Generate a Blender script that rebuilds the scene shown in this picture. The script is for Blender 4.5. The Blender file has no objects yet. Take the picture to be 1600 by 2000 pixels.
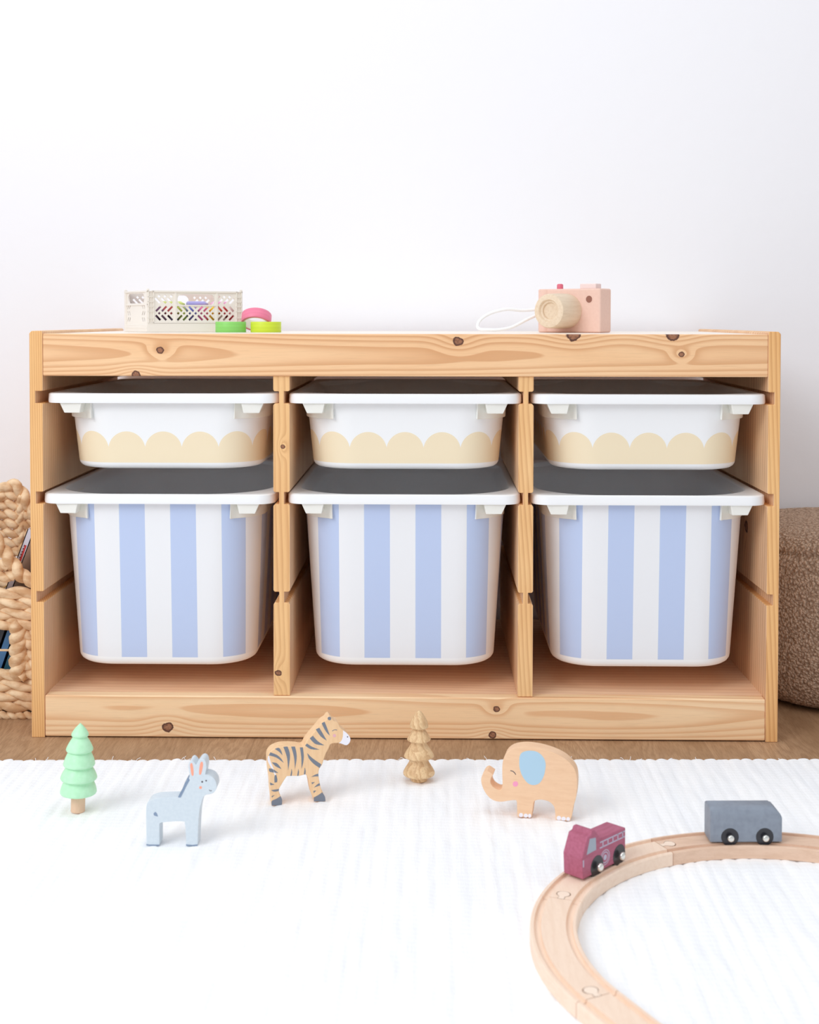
import bpy, bmesh, math, random
from mathutils import Vector, Matrix, noise
from mathutils.geometry import delaunay_2d_cdt
random.seed(7)
PI = math.pi
S = 0.01                      # every measure below is in centimetres
scene = bpy.context.scene
col = scene.collection

# ------------------------------------------------------------------ camera
cam_d = bpy.data.cameras.new('camera')
cam = bpy.data.objects.new('camera', cam_d); col.objects.link(cam)
scene.camera = cam
_yaw, _pitch = -0.01742, 0.02625
_f = Vector((math.sin(_yaw)*math.cos(_pitch), math.cos(_yaw)*math.cos(_pitch), -math.sin(_pitch)))
_r0 = Vector((math.cos(_yaw), -math.sin(_yaw), 0)); _u0 = _r0.cross(_f)
_a = 0.00103
_r = _r0*math.cos(_a) + _u0*math.sin(_a); _u = _u0*math.cos(_a) - _r0*math.sin(_a)
M = Matrix(((_r.x, _u.x, -_f.x, 3.704*S), (_r.y, _u.y, -_f.y, -166.705*S), (_r.z, _u.z, -_f.z, 53.567*S), (0, 0, 0, 1)))
cam.matrix_world = M
cam_d.sensor_fit = 'VERTICAL'; cam_d.sensor_height = 36.0; cam_d.sensor_width = 36.0
cam_d.lens = 2579.07/2000*36.0
cam_d.shift_y = -(1000-690.51)/2000
cam_d.clip_start = 0.05
cam_d.dof.use_dof = True
cam_d.dof.focus_distance = 1.66
cam_d.dof.aperture_fstop = 9.0

# ------------------------------------------------------------------ light
world = bpy.data.worlds.new('world'); scene.world = world; world.use_nodes = True
bg = world.node_tree.nodes['Background']
bg.inputs[0].default_value = (0.92, 0.955, 1.0, 1); bg.inputs[1].default_value = 0.75

def area(name, loc, target, sx, sy, power, color=(1, 1, 1)):
    l = bpy.data.lights.new(name, 'AREA'); l.shape = 'RECTANGLE'; l.size = sx*S; l.size_y = sy*S
    l.energy = power; l.color = color
    o = bpy.data.objects.new(name, l); col.objects.link(o)
    o.location = Vector(loc)*S
    o.rotation_euler = (Vector(target)-Vector(loc)).to_track_quat('-Z', 'Y').to_euler()
    return o
area('window_light', (-170, -190, 190), (0, 0, 30), 150, 130, 39, (0.97, 0.98, 1.0))
area('ceiling_light', (30, -70, 250), (10, -25, 0), 160, 120, 10, (1.0, 0.98, 0.95))
scene.view_settings.view_transform = 'Standard'
scene.view_settings.look = 'None'
scene.view_settings.gamma = 1.0
scene.view_settings.use_curve_mapping = False
scene.view_settings.exposure = -0.06
scene.cycles.max_bounces = 16; scene.cycles.diffuse_bounces = 14     # light that reaches into the bins

# ------------------------------------------------------------------ node helper
def lin(c):
    def g(v):
        v /= 255.0
        return v/12.92 if v <= 0.04045 else ((v+0.055)/1.055)**2.4
    return (g(c[0]), g(c[1]), g(c[2]), 1)

class N:
    def __init__(self, nt, sock): self.nt, self.s = nt, sock
    def _op(self, op, *a, clamp=False):
        n = self.nt.nodes.new('ShaderNodeMath'); n.operation = op; n.use_clamp = clamp
        for i, v in enumerate((self,)+a):
            if isinstance(v, N): self.nt.links.new(v.s, n.inputs[i])
            else: n.inputs[i].default_value = v
        return N(self.nt, n.outputs[0])
    def __add__(s, o): return s._op('ADD', o)
    def __radd__(s, o): return s._op('ADD', o)
    def __sub__(s, o): return s._op('SUBTRACT', o)
    def __rsub__(s, o): return (s*-1.0)+o
    def __mul__(s, o): return s._op('MULTIPLY', o)
    def __rmul__(s, o): return s._op('MULTIPLY', o)
    def __truediv__(s, o): return s._op('DIVIDE', o)
    def fract(s): return s._op('FRACT')
    def floor(s): return s._op('FLOOR')
    def abs(s): return s._op('ABSOLUTE')
    def sin(s): return s._op('SINE')
    def exp(s): return s._op('EXPONENT')
    def sqrt(s): return s._op('SQRT')
    def lt(s, v): return s._op('LESS_THAN', v)
    def gt(s, v): return s._op('GREATER_THAN', v)
    def clamp(s): return s._op('ADD', 0.0, clamp=True)
    def smooth(s, a, b):
        n = s.nt.nodes.new('ShaderNodeMapRange'); n.interpolation_type = 'SMOOTHSTEP'
        s.nt.links.new(s.s, n.inputs[0]); n.inputs[1].default_value = a; n.inputs[2].default_value = b
        if a > b:
            n.inputs[1].default_value = b; n.inputs[2].default_value = a; n.inputs[3].default_value = 1; n.inputs[4].default_value = 0
        return N(s.nt, n.outputs[0])

class Mat:
    def __init__(self, name, base=(200, 200, 200), rough=0.5, spec=0.5, coat=0.0, trans=0.0, metal=0.0):
        self.m = bpy.data.materials.new(name); self.m.use_nodes = True
        self.nt = self.m.node_tree; self.b = self.nt.nodes['Principled BSDF']
        self.b.inputs['Base Color'].default_value = lin(base)
        self.b.inputs['Roughness'].default_value = rough
        self.b.inputs['Specular IOR Level'].default_value = spec
        self.b.inputs['Coat Weight'].default_value = coat
        self.b.inputs['Metallic'].default_value = metal
        if trans:
            self.b.inputs['Subsurface Weight'].default_value = trans
            self.b.inputs['Subsurface Radius'].default_value = (0.01, 0.01, 0.01)
    def coords(self, kind='Object', k=100.0):
        t = self.nt.nodes.new('ShaderNodeTexCoord')
        s = self.nt.nodes.new('ShaderNodeSeparateXYZ'); self.nt.links.new(t.outputs[kind], s.inputs[0])
        r = [N(self.nt, s.outputs[i]) for i in range(3)]
        return [v*k for v in r] if k != 1 else r
    def vec(self, x, y, z):
        c = self.nt.nodes.new('ShaderNodeCombineXYZ')
        for i, v in enumerate((x, y, z)):
            if isinstance(v, N): self.nt.links.new(v.s, c.inputs[i])
            else: c.inputs[i].default_value = v
        return c.outputs[0]
    def noise(self, x, y, z, scale=1.0, detail=3.0, rough=0.5):
        n = self.nt.nodes.new('ShaderNodeTexNoise'); self.nt.links.new(self.vec(x, y, z), n.inputs['Vector'])
        n.inputs['Scale'].default_value = scale; n.inputs['Detail'].default_value = detail; n.inputs['Roughness'].default_value = rough
        return N(self.nt, n.outputs[0])
    def voronoi(self, x, y, z, scale=1.0, feature='F1'):
        n = self.nt.nodes.new('ShaderNodeTexVoronoi'); n.feature = feature
        self.nt.links.new(self.vec(x, y, z), n.inputs['Vector']); n.inputs['Scale'].default_value = scale
        return N(self.nt, n.outputs[0])
    def mix(self, fac, a, b):
        n = self.nt.nodes.new('ShaderNodeMix'); n.data_type = 'RGBA'
        if isinstance(fac, N): self.nt.links.new(fac.s, n.inputs[0])
        else: n.inputs[0].default_value = fac
        for i, v in ((6, a), (7, b)):
            if isinstance(v, tuple): n.inputs[i].default_value = lin(v)
            else: self.nt.links.new(v, n.inputs[i])
        return n.outputs[2]
    def color(self, s): self.nt.links.new(s, self.b.inputs['Base Color'])
    def rough(self, n): self.nt.links.new(n.s, self.b.inputs['Roughness'])
    def bump(self, h, dist=0.001, strength=0.5):
        n = self.nt.nodes.new('ShaderNodeBump'); n.inputs['Strength'].default_value = strength; n.inputs['Distance'].default_value = dist
        self.nt.links.new(h.s, n.inputs['Height']); self.nt.links.new(n.outputs[0], self.b.inputs['Normal'])

# ------------------------------------------------------------------ wood
def pine(name, grain, k, seed=0.0, freq=1.2, amp=3.0, lo=0.03, hi=0.13, knots=(), kplane=('x', 'z'),
         light=(240, 204, 160), mid=(232, 188, 140), dark=(206, 146, 96), rough=0.5, contrast=0.8, fibre=0.25, quad=None, face=None):
    """grain: axis index the fibres follow; k: how the ring field grows along x, y, z (per cm)."""
    m = Mat(name, mid, rough, 0.35)
    X = m.coords()
    sc = [hi, hi, hi]; sc[grain] = lo
    n1 = m.noise(X[0]*sc[0]+seed, X[1]*sc[1]+seed*0.7, X[2]*sc[2]+seed*1.3, 1.0, 1.5, 0.45)
    g = X[0]*k[0] + X[1]*k[1] + X[2]*k[2] + (n1-0.5)*amp
    fine = [2.2, 2.2, 2.2]; fine[grain] = 0.25
    wob = m.noise(X[0]*fine[0]*0.3, X[1]*fine[1]*0.3, X[2]*fine[2]*0.3+seed, 1.0, 2.0)
    g = g + (wob-0.5)*0.22
    if quad: q_ = X[quad[1]]-quad[2]; g = g + q_*q_*quad[0]
    dk = None; ring = None
    ax = {'x': X[0], 'y': X[1], 'z': X[2]}
    for (a, b, r) in knots:
        da = (ax[kplane[0]]-a); db = (ax[kplane[1]]-b)
        if grain == 2: el = (da*da + db*db*0.30)
        else: el = (da*da*0.30 + db*db)
        g = g + (el*(-1.0/(r*r*4.5))).exp()*1.3
        nn = m.noise(X[0]*1.5+a, X[1]*1.5, X[2]*1.5+b, 1.0, 4.0)
        rr = (da*da*0.8 + db*db).sqrt() + (nn-0.5)*r*0.75
        core = rr.smooth(r*0.98, r*0.8)
        rg = rr.smooth(r*0.45, r*0.8)*core
        halo = rr.smooth(r*2.4, r*0.9)
        dk = core if dk is None else dk._op('MAXIMUM', core)
        ring = rg if ring is None else ring._op('MAXIMUM', rg)
        g = g + halo*0.0
    t = (g*freq).fract()
    line = t.smooth(0.30, 0.88)*t.smooth(1.0, 0.93)
    vary = m.noise(X[0]*sc[0]*2+5, X[1]*sc[1]*2, X[2]*sc[2]*2+9+seed, 1.0, 2.0).smooth(0.25, 0.7)
    c = m.mix(vary, light, mid)
    if face:
        tn_ = m.nt.nodes.new('ShaderNodeTexCoord'); sn_ = m.nt.nodes.new('ShaderNodeSeparateXYZ'); m.nt.links.new(tn_.outputs['Normal'], sn_.inputs[0])
        fm = N(m.nt, sn_.outputs[0]).abs().smooth(0.4, 0.8); c = m.mix(fm, c, m.mix(vary, face[0], face[1])); dkc = m.mix(fm, dark, face[2])
    fb = [9.0, 9.0, 9.0]; fb[grain] = 0.35
    f1 = m.noise(X[0]*fb[0], X[1]*fb[1], X[2]*fb[2], 1.0, 3.0, 0.6)
    c = m.mix(line*contrast*(vary*0.4+0.6), c, dkc if face else dark)
    c = m.mix((f1.smooth(0.45, 0.75))*fibre, c, tuple(int(v*0.86) for v in mid))
    if dk is not None:
        c = m.mix(dk*0.9, c, (150, 98, 72))
        c = m.mix(ring*0.9, c, (78, 46, 40))
    if dk is not None:
        nk = m.noise(X[0]*5, X[1]*5, X[2]*5, 1.0, 4.0); c = m.mix(dk*nk.smooth(0.45, 0.7)*0.6, c, (70, 42, 38))
    m.color(c)
    m.bump(f1*0.5+line*0.5, 0.0004, 0.25)
    return m.m

# ------------------------------------------------------------------ mesh helpers
def auto_smooth(bm, deg=35):
    for f in bm.faces: f.smooth = True
    lim = math.radians(deg)
    for e in bm.edges:
        if len(e.link_faces) == 2:
            if e.calc_face_angle(0) > lim: e.smooth = False
        else: e.smooth = False

def finish(name, bm, mats, parent=None, smooth=35, bevel=0, bseg=2, blimit=45, recalc=True, loc=None):
    if recalc: bmesh.ops.recalc_face_normals(bm, faces=bm.faces)
    auto_smooth(bm, smooth)
    bmesh.ops.scale(bm, vec=(S, S, S), verts=bm.verts)
    me = bpy.data.meshes.new(name); bm.to_mesh(me); bm.free()
    if not isinstance(mats, (list, tuple)): mats = [mats]
    for x in mats: me.materials.append(x)
    o = bpy.data.objects.new(name, me); col.objects.link(o)
    if parent: o.parent = parent
    if loc: o.location = Vector(loc)*S
    if bevel:
        b = o.modifiers.new('bevel', 'BEVEL'); b.width = bevel*S; b.segments = bseg
        b.limit_method = 'ANGLE'; b.angle_limit = math.radians(blimit); b.harden_normals = True
    return o

def add_box(bm, x0, x1, y0, y1, z0, z1, mi=0):
    v = [bm.verts.new(p) for p in ((x0,y0,z0),(x1,y0,z0),(x1,y1,z0),(x0,y1,z0),(x0,y0,z1),(x1,y0,z1),(x1,y1,z1),(x0,y1,z1))]
    for q in ((3,2,1,0),(4,5,6,7),(0,1,5,4),(1,2,6,5),(2,3,7,6),(3,0,4,7)):
        f = bm.faces.new([v[i] for i in q]); f.material_index = mi
    return v

def box(*a, **k):
    bm = bmesh.new(); add_box(bm, *a, **k); return bm

def add_prism(bm, pts, y0, y1, mi=0, axis='y'):
    """outline in (x, z) extruded along y"""
    def P(a, b, y): return (a, y, b) if axis == 'y' else ((y, a, b) if axis == 'x' else (a, b, y))
    A = [bm.verts.new(P(a, b, y0)) for a, b in pts]; B = [bm.verts.new(P(a, b, y1)) for a, b in pts]
    n = len(pts)
    fs = [bm.faces.new(A), bm.faces.new(B[::-1])]
    for i in range(n): fs.append(bm.faces.new((A[i], B[i], B[(i+1) % n], A[(i+1) % n])))
    for f in fs: f.material_index = mi
    return fs

def add_loft(bm, rings, cap0=True, cap1=True, closed=False, mi=0):
    R = [[bm.verts.new(p) for p in r] for r in rings]; n = len(R[0]); fs = []
    rng = range(len(R)) if closed else range(len(R)-1)
    for j in rng:
        a, b = R[j], R[(j+1) % len(R)]
        for i in range(n): fs.append(bm.faces.new((a[i], a[(i+1) % n], b[(i+1) % n], b[i])))
    if not closed:
        if cap0: fs.append(bm.faces.new(R[0][::-1]))
        if cap1: fs.append(bm.faces.new(R[-1]))
    for f in fs: f.material_index = mi
    return R, fs

def lathe(prof, seg=48, c=(0, 0, 0), bm=None, mi=0):
    bm = bm or bmesh.new()
    rings = [[(c[0]+r*math.cos(2*PI*i/seg), c[1]+r*math.sin(2*PI*i/seg), c[2]+z) for i in range(seg)] for r, z in prof]
    add_loft(bm, rings, True, True, mi=mi); return bm

def frames(path, closed=False):
    """parallel-transported frames along a path"""
    n = len(path); P = [Vector(p) for p in path]; T = []
    for i in range(n):
        a = P[i-1] if (i > 0 or closed) else P[i]; b = P[(i+1) % n] if (i < n-1 or closed) else P[i]
        T.append((b-a).normalized())
    up = Vector((0, 0, 1)) if abs(T[0].z) < 0.9 else Vector((0, 1, 0))
    nrm = (up - T[0]*up.dot(T[0])).normalized(); out = []
    for i in range(n):
        nrm = (nrm - T[i]*nrm.dot(T[i])).normalized()
        out.append((P[i], T[i], nrm, T[i].cross(nrm)))
    return out

def tube(path, rad, seg=10, bm=None, closed=False, mi=0, uv=None, flat=1.0, flen=1.0):
    bm = bm or bmesh.new(); F = frames(path, closed)
    rings = []
    for i, (p, t, a, b) in enumerate(F):
        r = rad(i/(len(F)-1)) if callable(rad) else rad
        rings.append([tuple(p + a*(math.cos(2*PI*k/seg)*r) + b*(math.sin(2*PI*k/seg)*r*flat)) for k in range(seg)])
    R, fs = add_loft(bm, rings, True, True, closed, mi)
    if uv is not None:
        lay = bm.loops.layers.uv.verify(); idx = {}
        for j, r in enumerate(R):
            for k, v in enumerate(r): idx[v] = (j*flen, k)
        for f in fs:
            ks = [idx[l.vert][1] for l in f.loops]
            for l in f.loops:
                j, k = idx[l.vert]
                if max(ks)-min(ks) > 1 and k == 0: k = seg
                l[lay].uv = (j+uv*7.3, k/seg + uv*3.1)
    return bm

def smooth_loop(pts, sub=4, closed=True):
    out = []; n = len(pts)
    for i in range(n if closed else n-1):
        p0 = pts[(i-1) % n] if (closed or i > 0) else pts[i]; p1 = pts[i]; p2 = pts[(i+1) % n]
        p3 = pts[(i+2) % n] if (closed or i+2 < n) else p2
        for s in range(sub):
            t = s/sub
            out.append(tuple(0.5*(2*b + (c-a)*t + (2*a-5*b+4*c-d)*t*t + (-a+3*b-3*c+d)*t**3) for a, b, c, d in zip(p0, p1, p2, p3)))
    if not closed: out.append(tuple(pts[-1]))
    return out

def corner_smooth(pts, sub=3, deg=55):
    """spline through the outline that keeps sharp corners sharp"""
    n = len(pts); sharp = []
    for i in range(n):
        a = Vector(pts[i])-Vector(pts[i-1]); b = Vector(pts[(i+1) % n])-Vector(pts[i])
        sharp.append(a.angle(b, 0) > math.radians(deg))
    out = []
    for i in range(n):
        p1 = pts[i]; p2 = pts[(i+1) % n]
        p0 = p1 if sharp[i] else pts[i-1]; p3 = p2 if sharp[(i+1) % n] else pts[(i+2) % n]
        for s in range(sub):
            t = s/sub
            out.append(tuple(0.5*(2*b + (c-a)*t + (2*a-5*b+4*c-d)*t*t + (-a+3*b-3*c+d)*t**3) for a, b, c, d in zip(p0, p1, p2, p3)))
    return out

def empty(name, loc, rz=0.0, label=None, cat=None, group=None):
    o = bpy.data.objects.new(name, None); col.objects.link(o); o.empty_display_size = 0.02
    o.location = Vector(loc)*S; o.rotation_euler = (0, 0, rz)
    tag(o, label, cat, group); return o

def tag(o, label=None, cat=None, group=None, kind=None):
    if label: o['label'] = label
    if cat: o['category'] = cat
    if group: o['group'] = group
    if kind: o['kind'] = kind
    return o

def copy_tree(o, parent=None):
    c = o.copy(); col.objects.link(c)
    if parent: c.parent = parent
    for ch in list(o.children): copy_tree(ch, c)
    return c

def plate(bm, outer, holes, y0, y1, xf=None):
    """a plate in (x, z) with real holes, thick from y0 to y1"""
    vs = [Vector(p) for p in outer]; faces = [list(range(len(outer)))]; cur = len(outer)
    for h in holes:
        a = sum(h[i][0]*h[(i+1) % len(h)][1]-h[(i+1) % len(h)][0]*h[i][1] for i in range(len(h)))
        hh = h if a > 0 else h[::-1]
        vs += [Vector(p) for p in hh]; faces.append(list(range(cur, cur+len(h)))); cur += len(h)
    rv, re, rf, ov, oe, of = delaunay_2d_cdt(vs, [], faces, 0, 1e-6)
    tri = [t for t, src in zip(rf, of) if src == [0]]
    edges = {}
    for t in tri:
        for i in range(len(t)):
            e = (t[i], t[(i+1) % len(t)]); edges[e] = edges.get(e, 0)+1
    xf = xf or (lambda p: p)
    used = sorted({i for t in tri for i in t})
    A = {i: bm.verts.new(xf((rv[i].x, y0, rv[i].y))) for i in used}; B = {i: bm.verts.new(xf((rv[i].x, y1, rv[i].y))) for i in used}
    for t in tri:
        bm.faces.new([A[i] for i in t]); bm.faces.new([B[i] for i in reversed(t)])
    for (a, b) in edges:
        if (b, a) not in edges: bm.faces.new((A[b], A[a], B[a], B[b]))

# ------------------------------------------------------------------ plain materials
m_wall = Mat('wall_paint', (246, 247, 252), 0.75, 0.2)
X = m_wall.coords()
m_wall.bump(m_wall.noise(X[0], X[1], X[2], 0.35, 6.0, 0.6), 0.003, 0.18)
m_wall = m_wall.m

fl = Mat('oak_laminate', (180, 142, 106), 0.42, 0.45)
X = fl.coords()
pl = (X[0]/19.0).floor()
px = (X[0]/19.0).fract()
sd = (pl*12.9898).sin()*43.7
yy = X[1]+sd
n1 = fl.noise(X[0]*0.16+pl*3.1, yy*0.035, 0.0, 1.0, 2.0)
g = X[0]*0.25 + n1*5.0
ln = (g*2.2).fract(); ln = ln.smooth(0.2, 0.85)*ln.smooth(1.0, 0.9)
fi = fl.noise(X[0]*7.0, yy*0.5, pl, 1.0, 5.0, 0.65)
big = fl.noise(X[0]*0.12, yy*0.03, pl*2.0, 1.0, 2.0)
c = fl.mix(big.smooth(0.3, 0.7), (188, 153, 120), (164, 130, 98))
c = fl.mix(ln*0.35, c, (140, 104, 74))
c = fl.mix(fi.smooth(0.42, 0.68)*0.55, c, (132, 98, 68))
seam = px.lt(0.012)
c = fl.mix(seam*0.15, c, (95, 68, 48))
fl.color(c); fl.bump(fi, 0.0006, 0.25)
m_floor = fl.m

bm = box(-260, 260, -420, 48, -4, 0)
tag(finish('floor', bm, m_floor), kind='structure')
bm = box(-260, 260, 46.2, 56, 0, 270)
tag(finish('wall_back', bm, m_wall), kind='structure')

# ------------------------------------------------------------------ rug
mr = Mat('white_cotton', (251, 252, 253), 0.95, 0.1)
X = mr.coords()
th = mr.noise(X[0]*3.2, X[1]*0.35, 0.0, 1.0, 4.0, 0.6)
wv = ((X[1]*7.5).sin()*0.5+0.5)*0.3
mr.bump(th+wv+mr.noise(X[0]*9, X[1]*5, 1.0, 1.0, 2.0)*0.5, 0.0030, 0.26)
tn = mr.noise(X[0]*0.5, X[1]*0.06, 3.0, 1.0, 3.0)
mr.color(mr.mix(tn.smooth(0.3, 0.72), (251, 252, 253), (244, 246, 249)))
m_rug = mr.m
bm = bmesh.new()
xs = []; bands = []
x = -92.0
while x < 92:
    w = 1.15+random.random()*0.5; bands.append((x, w, random.uniform(-0.12, 0.16), random.uniform(0.8, 1.15))); x += w
for (bx, bw, off, hh) in bands:
    for i in range(6): xs.append((bx+bw*i/6, i/6, off, hh))
ys = [0.0, 0.06, 0.16, 0.3, 0.6, 1.0]
while ys[-1] < 95: ys.append(ys[-1]+0.9)
ys += [110, 140, 170]
grid = []
for (xx, t, off, hh) in xs:
    prof = math.sin(PI*t)**0.5 if t > 0 else 0.0
    e = -9.65+(xx+30)*0.0235 + off*prof + 0.16*prof + 0.10*noise.noise(Vector((xx*0.5, 3, 1)))
    colv = []
    for j, d in enumerate(ys):
        z = 0.45 + (0.09*prof*hh) + 0.09*noise.noise(Vector((xx*1.1, d*0.35, 0))) + 0.05*noise.noise(Vector((xx*0.2, d*0.12, 4)))
        if j == 0: z = 0.22
        elif j == 1: z *= 0.80
        elif j == 2: z *= 0.93
        colv.append(bm.verts.new((xx, e-d, min(z, 0.62))))
    base = bm.verts.new((xx, e-0.02, 0.003))
    grid.append((base, colv))
for a, b in zip(grid, grid[1:]):
    bm.faces.new((a[0], b[0], b[1][0], a[1][0]))
    for j in range(len(ys)-1): bm.faces.new((a[1][j], b[1][j], b[1][j+1], a[1][j+1]))
for q in range(46):
    x0 = random.uniform(-60, 60); e = -9.65+(x0+30)*0.0235
    p = [(x0, e-0.2, 0.45)]; a = random.uniform(0.4, 2.7)
    for s in range(4): p.append((p[-1][0]+math.cos(a)*0.18, p[-1][1]+0.12*math.sin(a), p[-1][2]+random.uniform(-0.06, 0.16))); a += random.uniform(-0.6, 0.6)
    tube(p, 0.028, 5, bm)
rug = finish('rug', bm, m_rug, smooth=80)
tag(rug, 'white woven cotton rug spread over the wooden floor in front of the shelf', 'rug')

# ------------------------------------------------------------------ storage frame
frame = empty('storage_shelf', (0, 0, 0), 0, 'pine storage shelf with three bays of grooved panels against the white wall', 'storage shelf')
FACE = ((240, 202, 162), (230, 187, 147), (200, 150, 112))
EDGE = dict(light=(243, 196, 136), mid=(236, 182, 120), dark=(204, 144, 88), face=FACE)
p_left = pine('pine_left_side', 2, (2.3, 0.9, 0.03), 3.0, 1.5, 1.6, 0.02, 0.10, contrast=0.65, **EDGE)
p_right = pine('pine_right_side', 2, (1.5, 0.8, 0.05), 11.0, 1.2, 2.6, 0.02, 0.12, knots=((11.0, 25.7, 0.9),), kplane=('y', 'z'), contrast=0.7, **EDGE)
p_div1 = pine('pine_divider_one', 2, (1.1, 0.7, 0.03), 21.0, 1.5, 2.8, 0.025, 0.16, knots=((-15.3, 37.3, 0.28), (-15.9, 8.4, 0.42)), contrast=0.6, light=(244, 200, 144), mid=(237, 188, 130), dark=(206, 150, 98), face=FACE)
p_div2 = pine('pine_divider_two', 2, (1.0, 0.7, 0.06), 33.0, 1.6, 3.4, 0.04, 0.16, contrast=0.7, light=(244, 200, 144), mid=(237, 188, 130), dark=(206, 150, 98), face=FACE)
p_top = pine('pine_top_rail', 0, (0.02, 0.35, 0.25), 6.0, 1.3, 4.2, 0.012, 0.085, quad=(0.30, 2, 49.3),
             knots=((-30.8, 49.56, 0.5), (-33.94, 46.4, 0.6), (6.94, 50.72, 0.66), (21.44, 51.6, 0.9), (33.98, 51.6, 0.85), (35.09, 49.14, 0.38)),
             light=(247, 208, 164), mid=(241, 194, 147), dark=(212, 154, 106), contrast=0.8)
p_base = pine('pine_base_rail', 0, (0.02, 0.4, 0.2), 14.0, 1.25, 6.0, 0.016, 0.11, quad=(0.24, 2, 4.0),
              knots=((-30.07, 1.44, 0.7), (11.91, 4.01, 0.45), (11.4, 0.66, 0.5)),
              light=(251, 220, 180), mid=(246, 207, 162), dark=(226, 172, 124), contrast=0.8)
p_deck = pine('pine_boards', 0, (0.02, 0.8, 0.3), 17.0, 0.9, 3.0, 0.02, 0.1, light=(248, 212, 178), mid=(242, 200, 164), dark=(222, 170, 132), contrast=0.5)

p_topboard = pine('pale_top_board', 0, (0.02, 0.8, 0.3), 27.0, 0.9, 3.0, 0.02, 0.1, light=(250, 242, 232), mid=(247, 237, 225), dark=(238, 220, 200), rough=0.35, contrast=0.4, fibre=0.1)
GR = [(42.81, 44.36), (29.98, 31.52), (17.40, 18.78)]
def grooved_left(xo, xi, depth, z0, z1):
    """right-hand edge of a board outline, going up, with chamfered grooves"""
    pts = [(xo, z0)]; c = 0.13
    s = 1 if xi > xo else -1
    for a, b in sorted(GR):
        pts += [(xi, a-c), (xi-s*c, a), (xi-s*depth, a), (xi-s*depth, b), (xi-s*c, b), (xi, b+c)]
    return pts
c = 0.18
# left side: outer x -47.5, inner x -45.8
pts = [(-47.5, 0.0), (-45.8, 0.0)]
for a, b in sorted(GR): pts += [(-45.8, a-0.12), (-45.92, a), (-46.75, a), (-46.75, b), (-45.92, b), (-45.8, b+0.12)]
pts += [(-45.8, 51.85), (-45.95, 52.0), (-47.2, 52.0), (-47.5, 51.7)]
bm = bmesh.new(); add_prism(bm, pts, 0, 44)
finish('side_panel', bm, p_left, frame, 25, 0.09, 2, 40)
pts = [(47.5, 0.0), (45.95, 0.0)]
for a, b in sorted(GR): pts += [(45.95, a-0.12), (46.07, a), (46.75, a), (46.75, b), (46.07, b), (45.95, b+0.12)]
pts += [(45.95, 51.85), (46.1, 52.0), (47.2, 52.0), (47.5, 51.7)]
bm = bmesh.new(); add_prism(bm, pts, 0, 44)
finish('side_panel', bm, p_right, frame, 25, 0.09, 2, 40)
for (xa, xb, mt) in ((-16.52, -14.40, p_div1), (14.58, 16.52, p_div2)):
    w = 0.74; xm = (xa+xb)/2
    R = [(xb, 5.5)]
    for a, b in sorted(GR): R += [(xb, a-0.22), (xb-0.2, a), (xm+w/2-0.05, a), (xm+w/2-0.05, b), (xb-0.16, b), (xb, b+0.18)]
    R += [(xb, 49.8)]
    L = [(xa, 49.8)]
    for a, b in sorted(GR, reverse=True): L += [(xa, b+0.18), (xa+0.16, b), (xm-w/2+0.05, b), (xm-w/2+0.05, a), (xa+0.2, a), (xa, a-0.22)]
    L += [(xa, 5.5)]
    bm = bmesh.new(); add_prism(bm, R+L, 0.35, 43.6)
    finish('divider', bm, mt, frame, 25, 0.08, 2, 40)
bm = box(-45.8, 45.95, 0.05, 1.75, 46.28, 51.65)
finish('top_rail', bm, p_top, frame, 25, 0.16, 3)
bm = box(-45.8, 45.95, 0.05, 1.9, 0.12, 5.45)
finish('base_rail', bm, p_base, frame, 25, 0.2, 3)
bm = box(-45.8, 45.95, 1.75, 43.9, 49.8, 51.62)
finish('top_panel', bm, p_topboard, frame, 25)
bm = box(-45.8, 45.95, 1.9, 43.9, 3.7, 5.42)
finish('bottom_panel', bm, p_deck, frame, 25)
bm = box(-45.8, 45.95, 42.3, 43.9, 44.5, 49.8)
finish('back_rail', bm, p_deck, frame, 25)

# ------------------------------------------------------------------ bins
PL = (246, 248, 250)
m_plastic = Mat('white_plastic', PL, 0.32, 0.5)
m_plastic = m_plastic.m
m_lug = Mat('milky_plastic', (240, 240, 234), 0.3, 0.5, trans=0.3).m

def decal(name, kind):
    m = Mat(name, PL, 0.38, 0.45)
    t = m.nt.nodes.new('ShaderNodeUVMap'); t.uv_map = 'UVMap'
    s = m.nt.nodes.new('ShaderNodeSeparateXYZ'); m.nt.links.new(t.outputs[0], s.inputs[0])
    u = N(m.nt, s.outputs[0]); v = N(m.nt, s.outputs[1])
    if kind == 'stripe':
        k = ((u+5.08+656.0)/6.56).fract()          # stripes 3.3 wide every 6.56
        mask = k.lt(0.503)*v.gt(-21.4)*v.lt(0.0)
        film = v.gt(-21.4)*v.lt(0.0)
        c = m.mix(film, PL, (241, 243, 247)); c = m.mix(mask, c, (191, 207, 241))
    else:
        R = 2.39
        k = ((u+2.36+472.0)/4.72).fract()*4.72-2.36
        top = (k*k*-1.0+R*R).sqrt() + (-4.95-R)
        mask = v.lt(top)*v.gt(-9.0)
        c = m.mix(mask, PL, (245, 228, 196))
    m.color(c)
    m.b.inputs['Subsurface Weight'].default_value = 0.15; m.b.inputs['Subsurface Radius'].default_value = (1, 1, 1); m.b.inputs['Subsurface Scale'].default_value = 0.008
    return m.m
m_stripe = decal('blue_stripe_film', 'stripe')
m_scallop = decal('cream_scallop_film', 'scallop')

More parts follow.
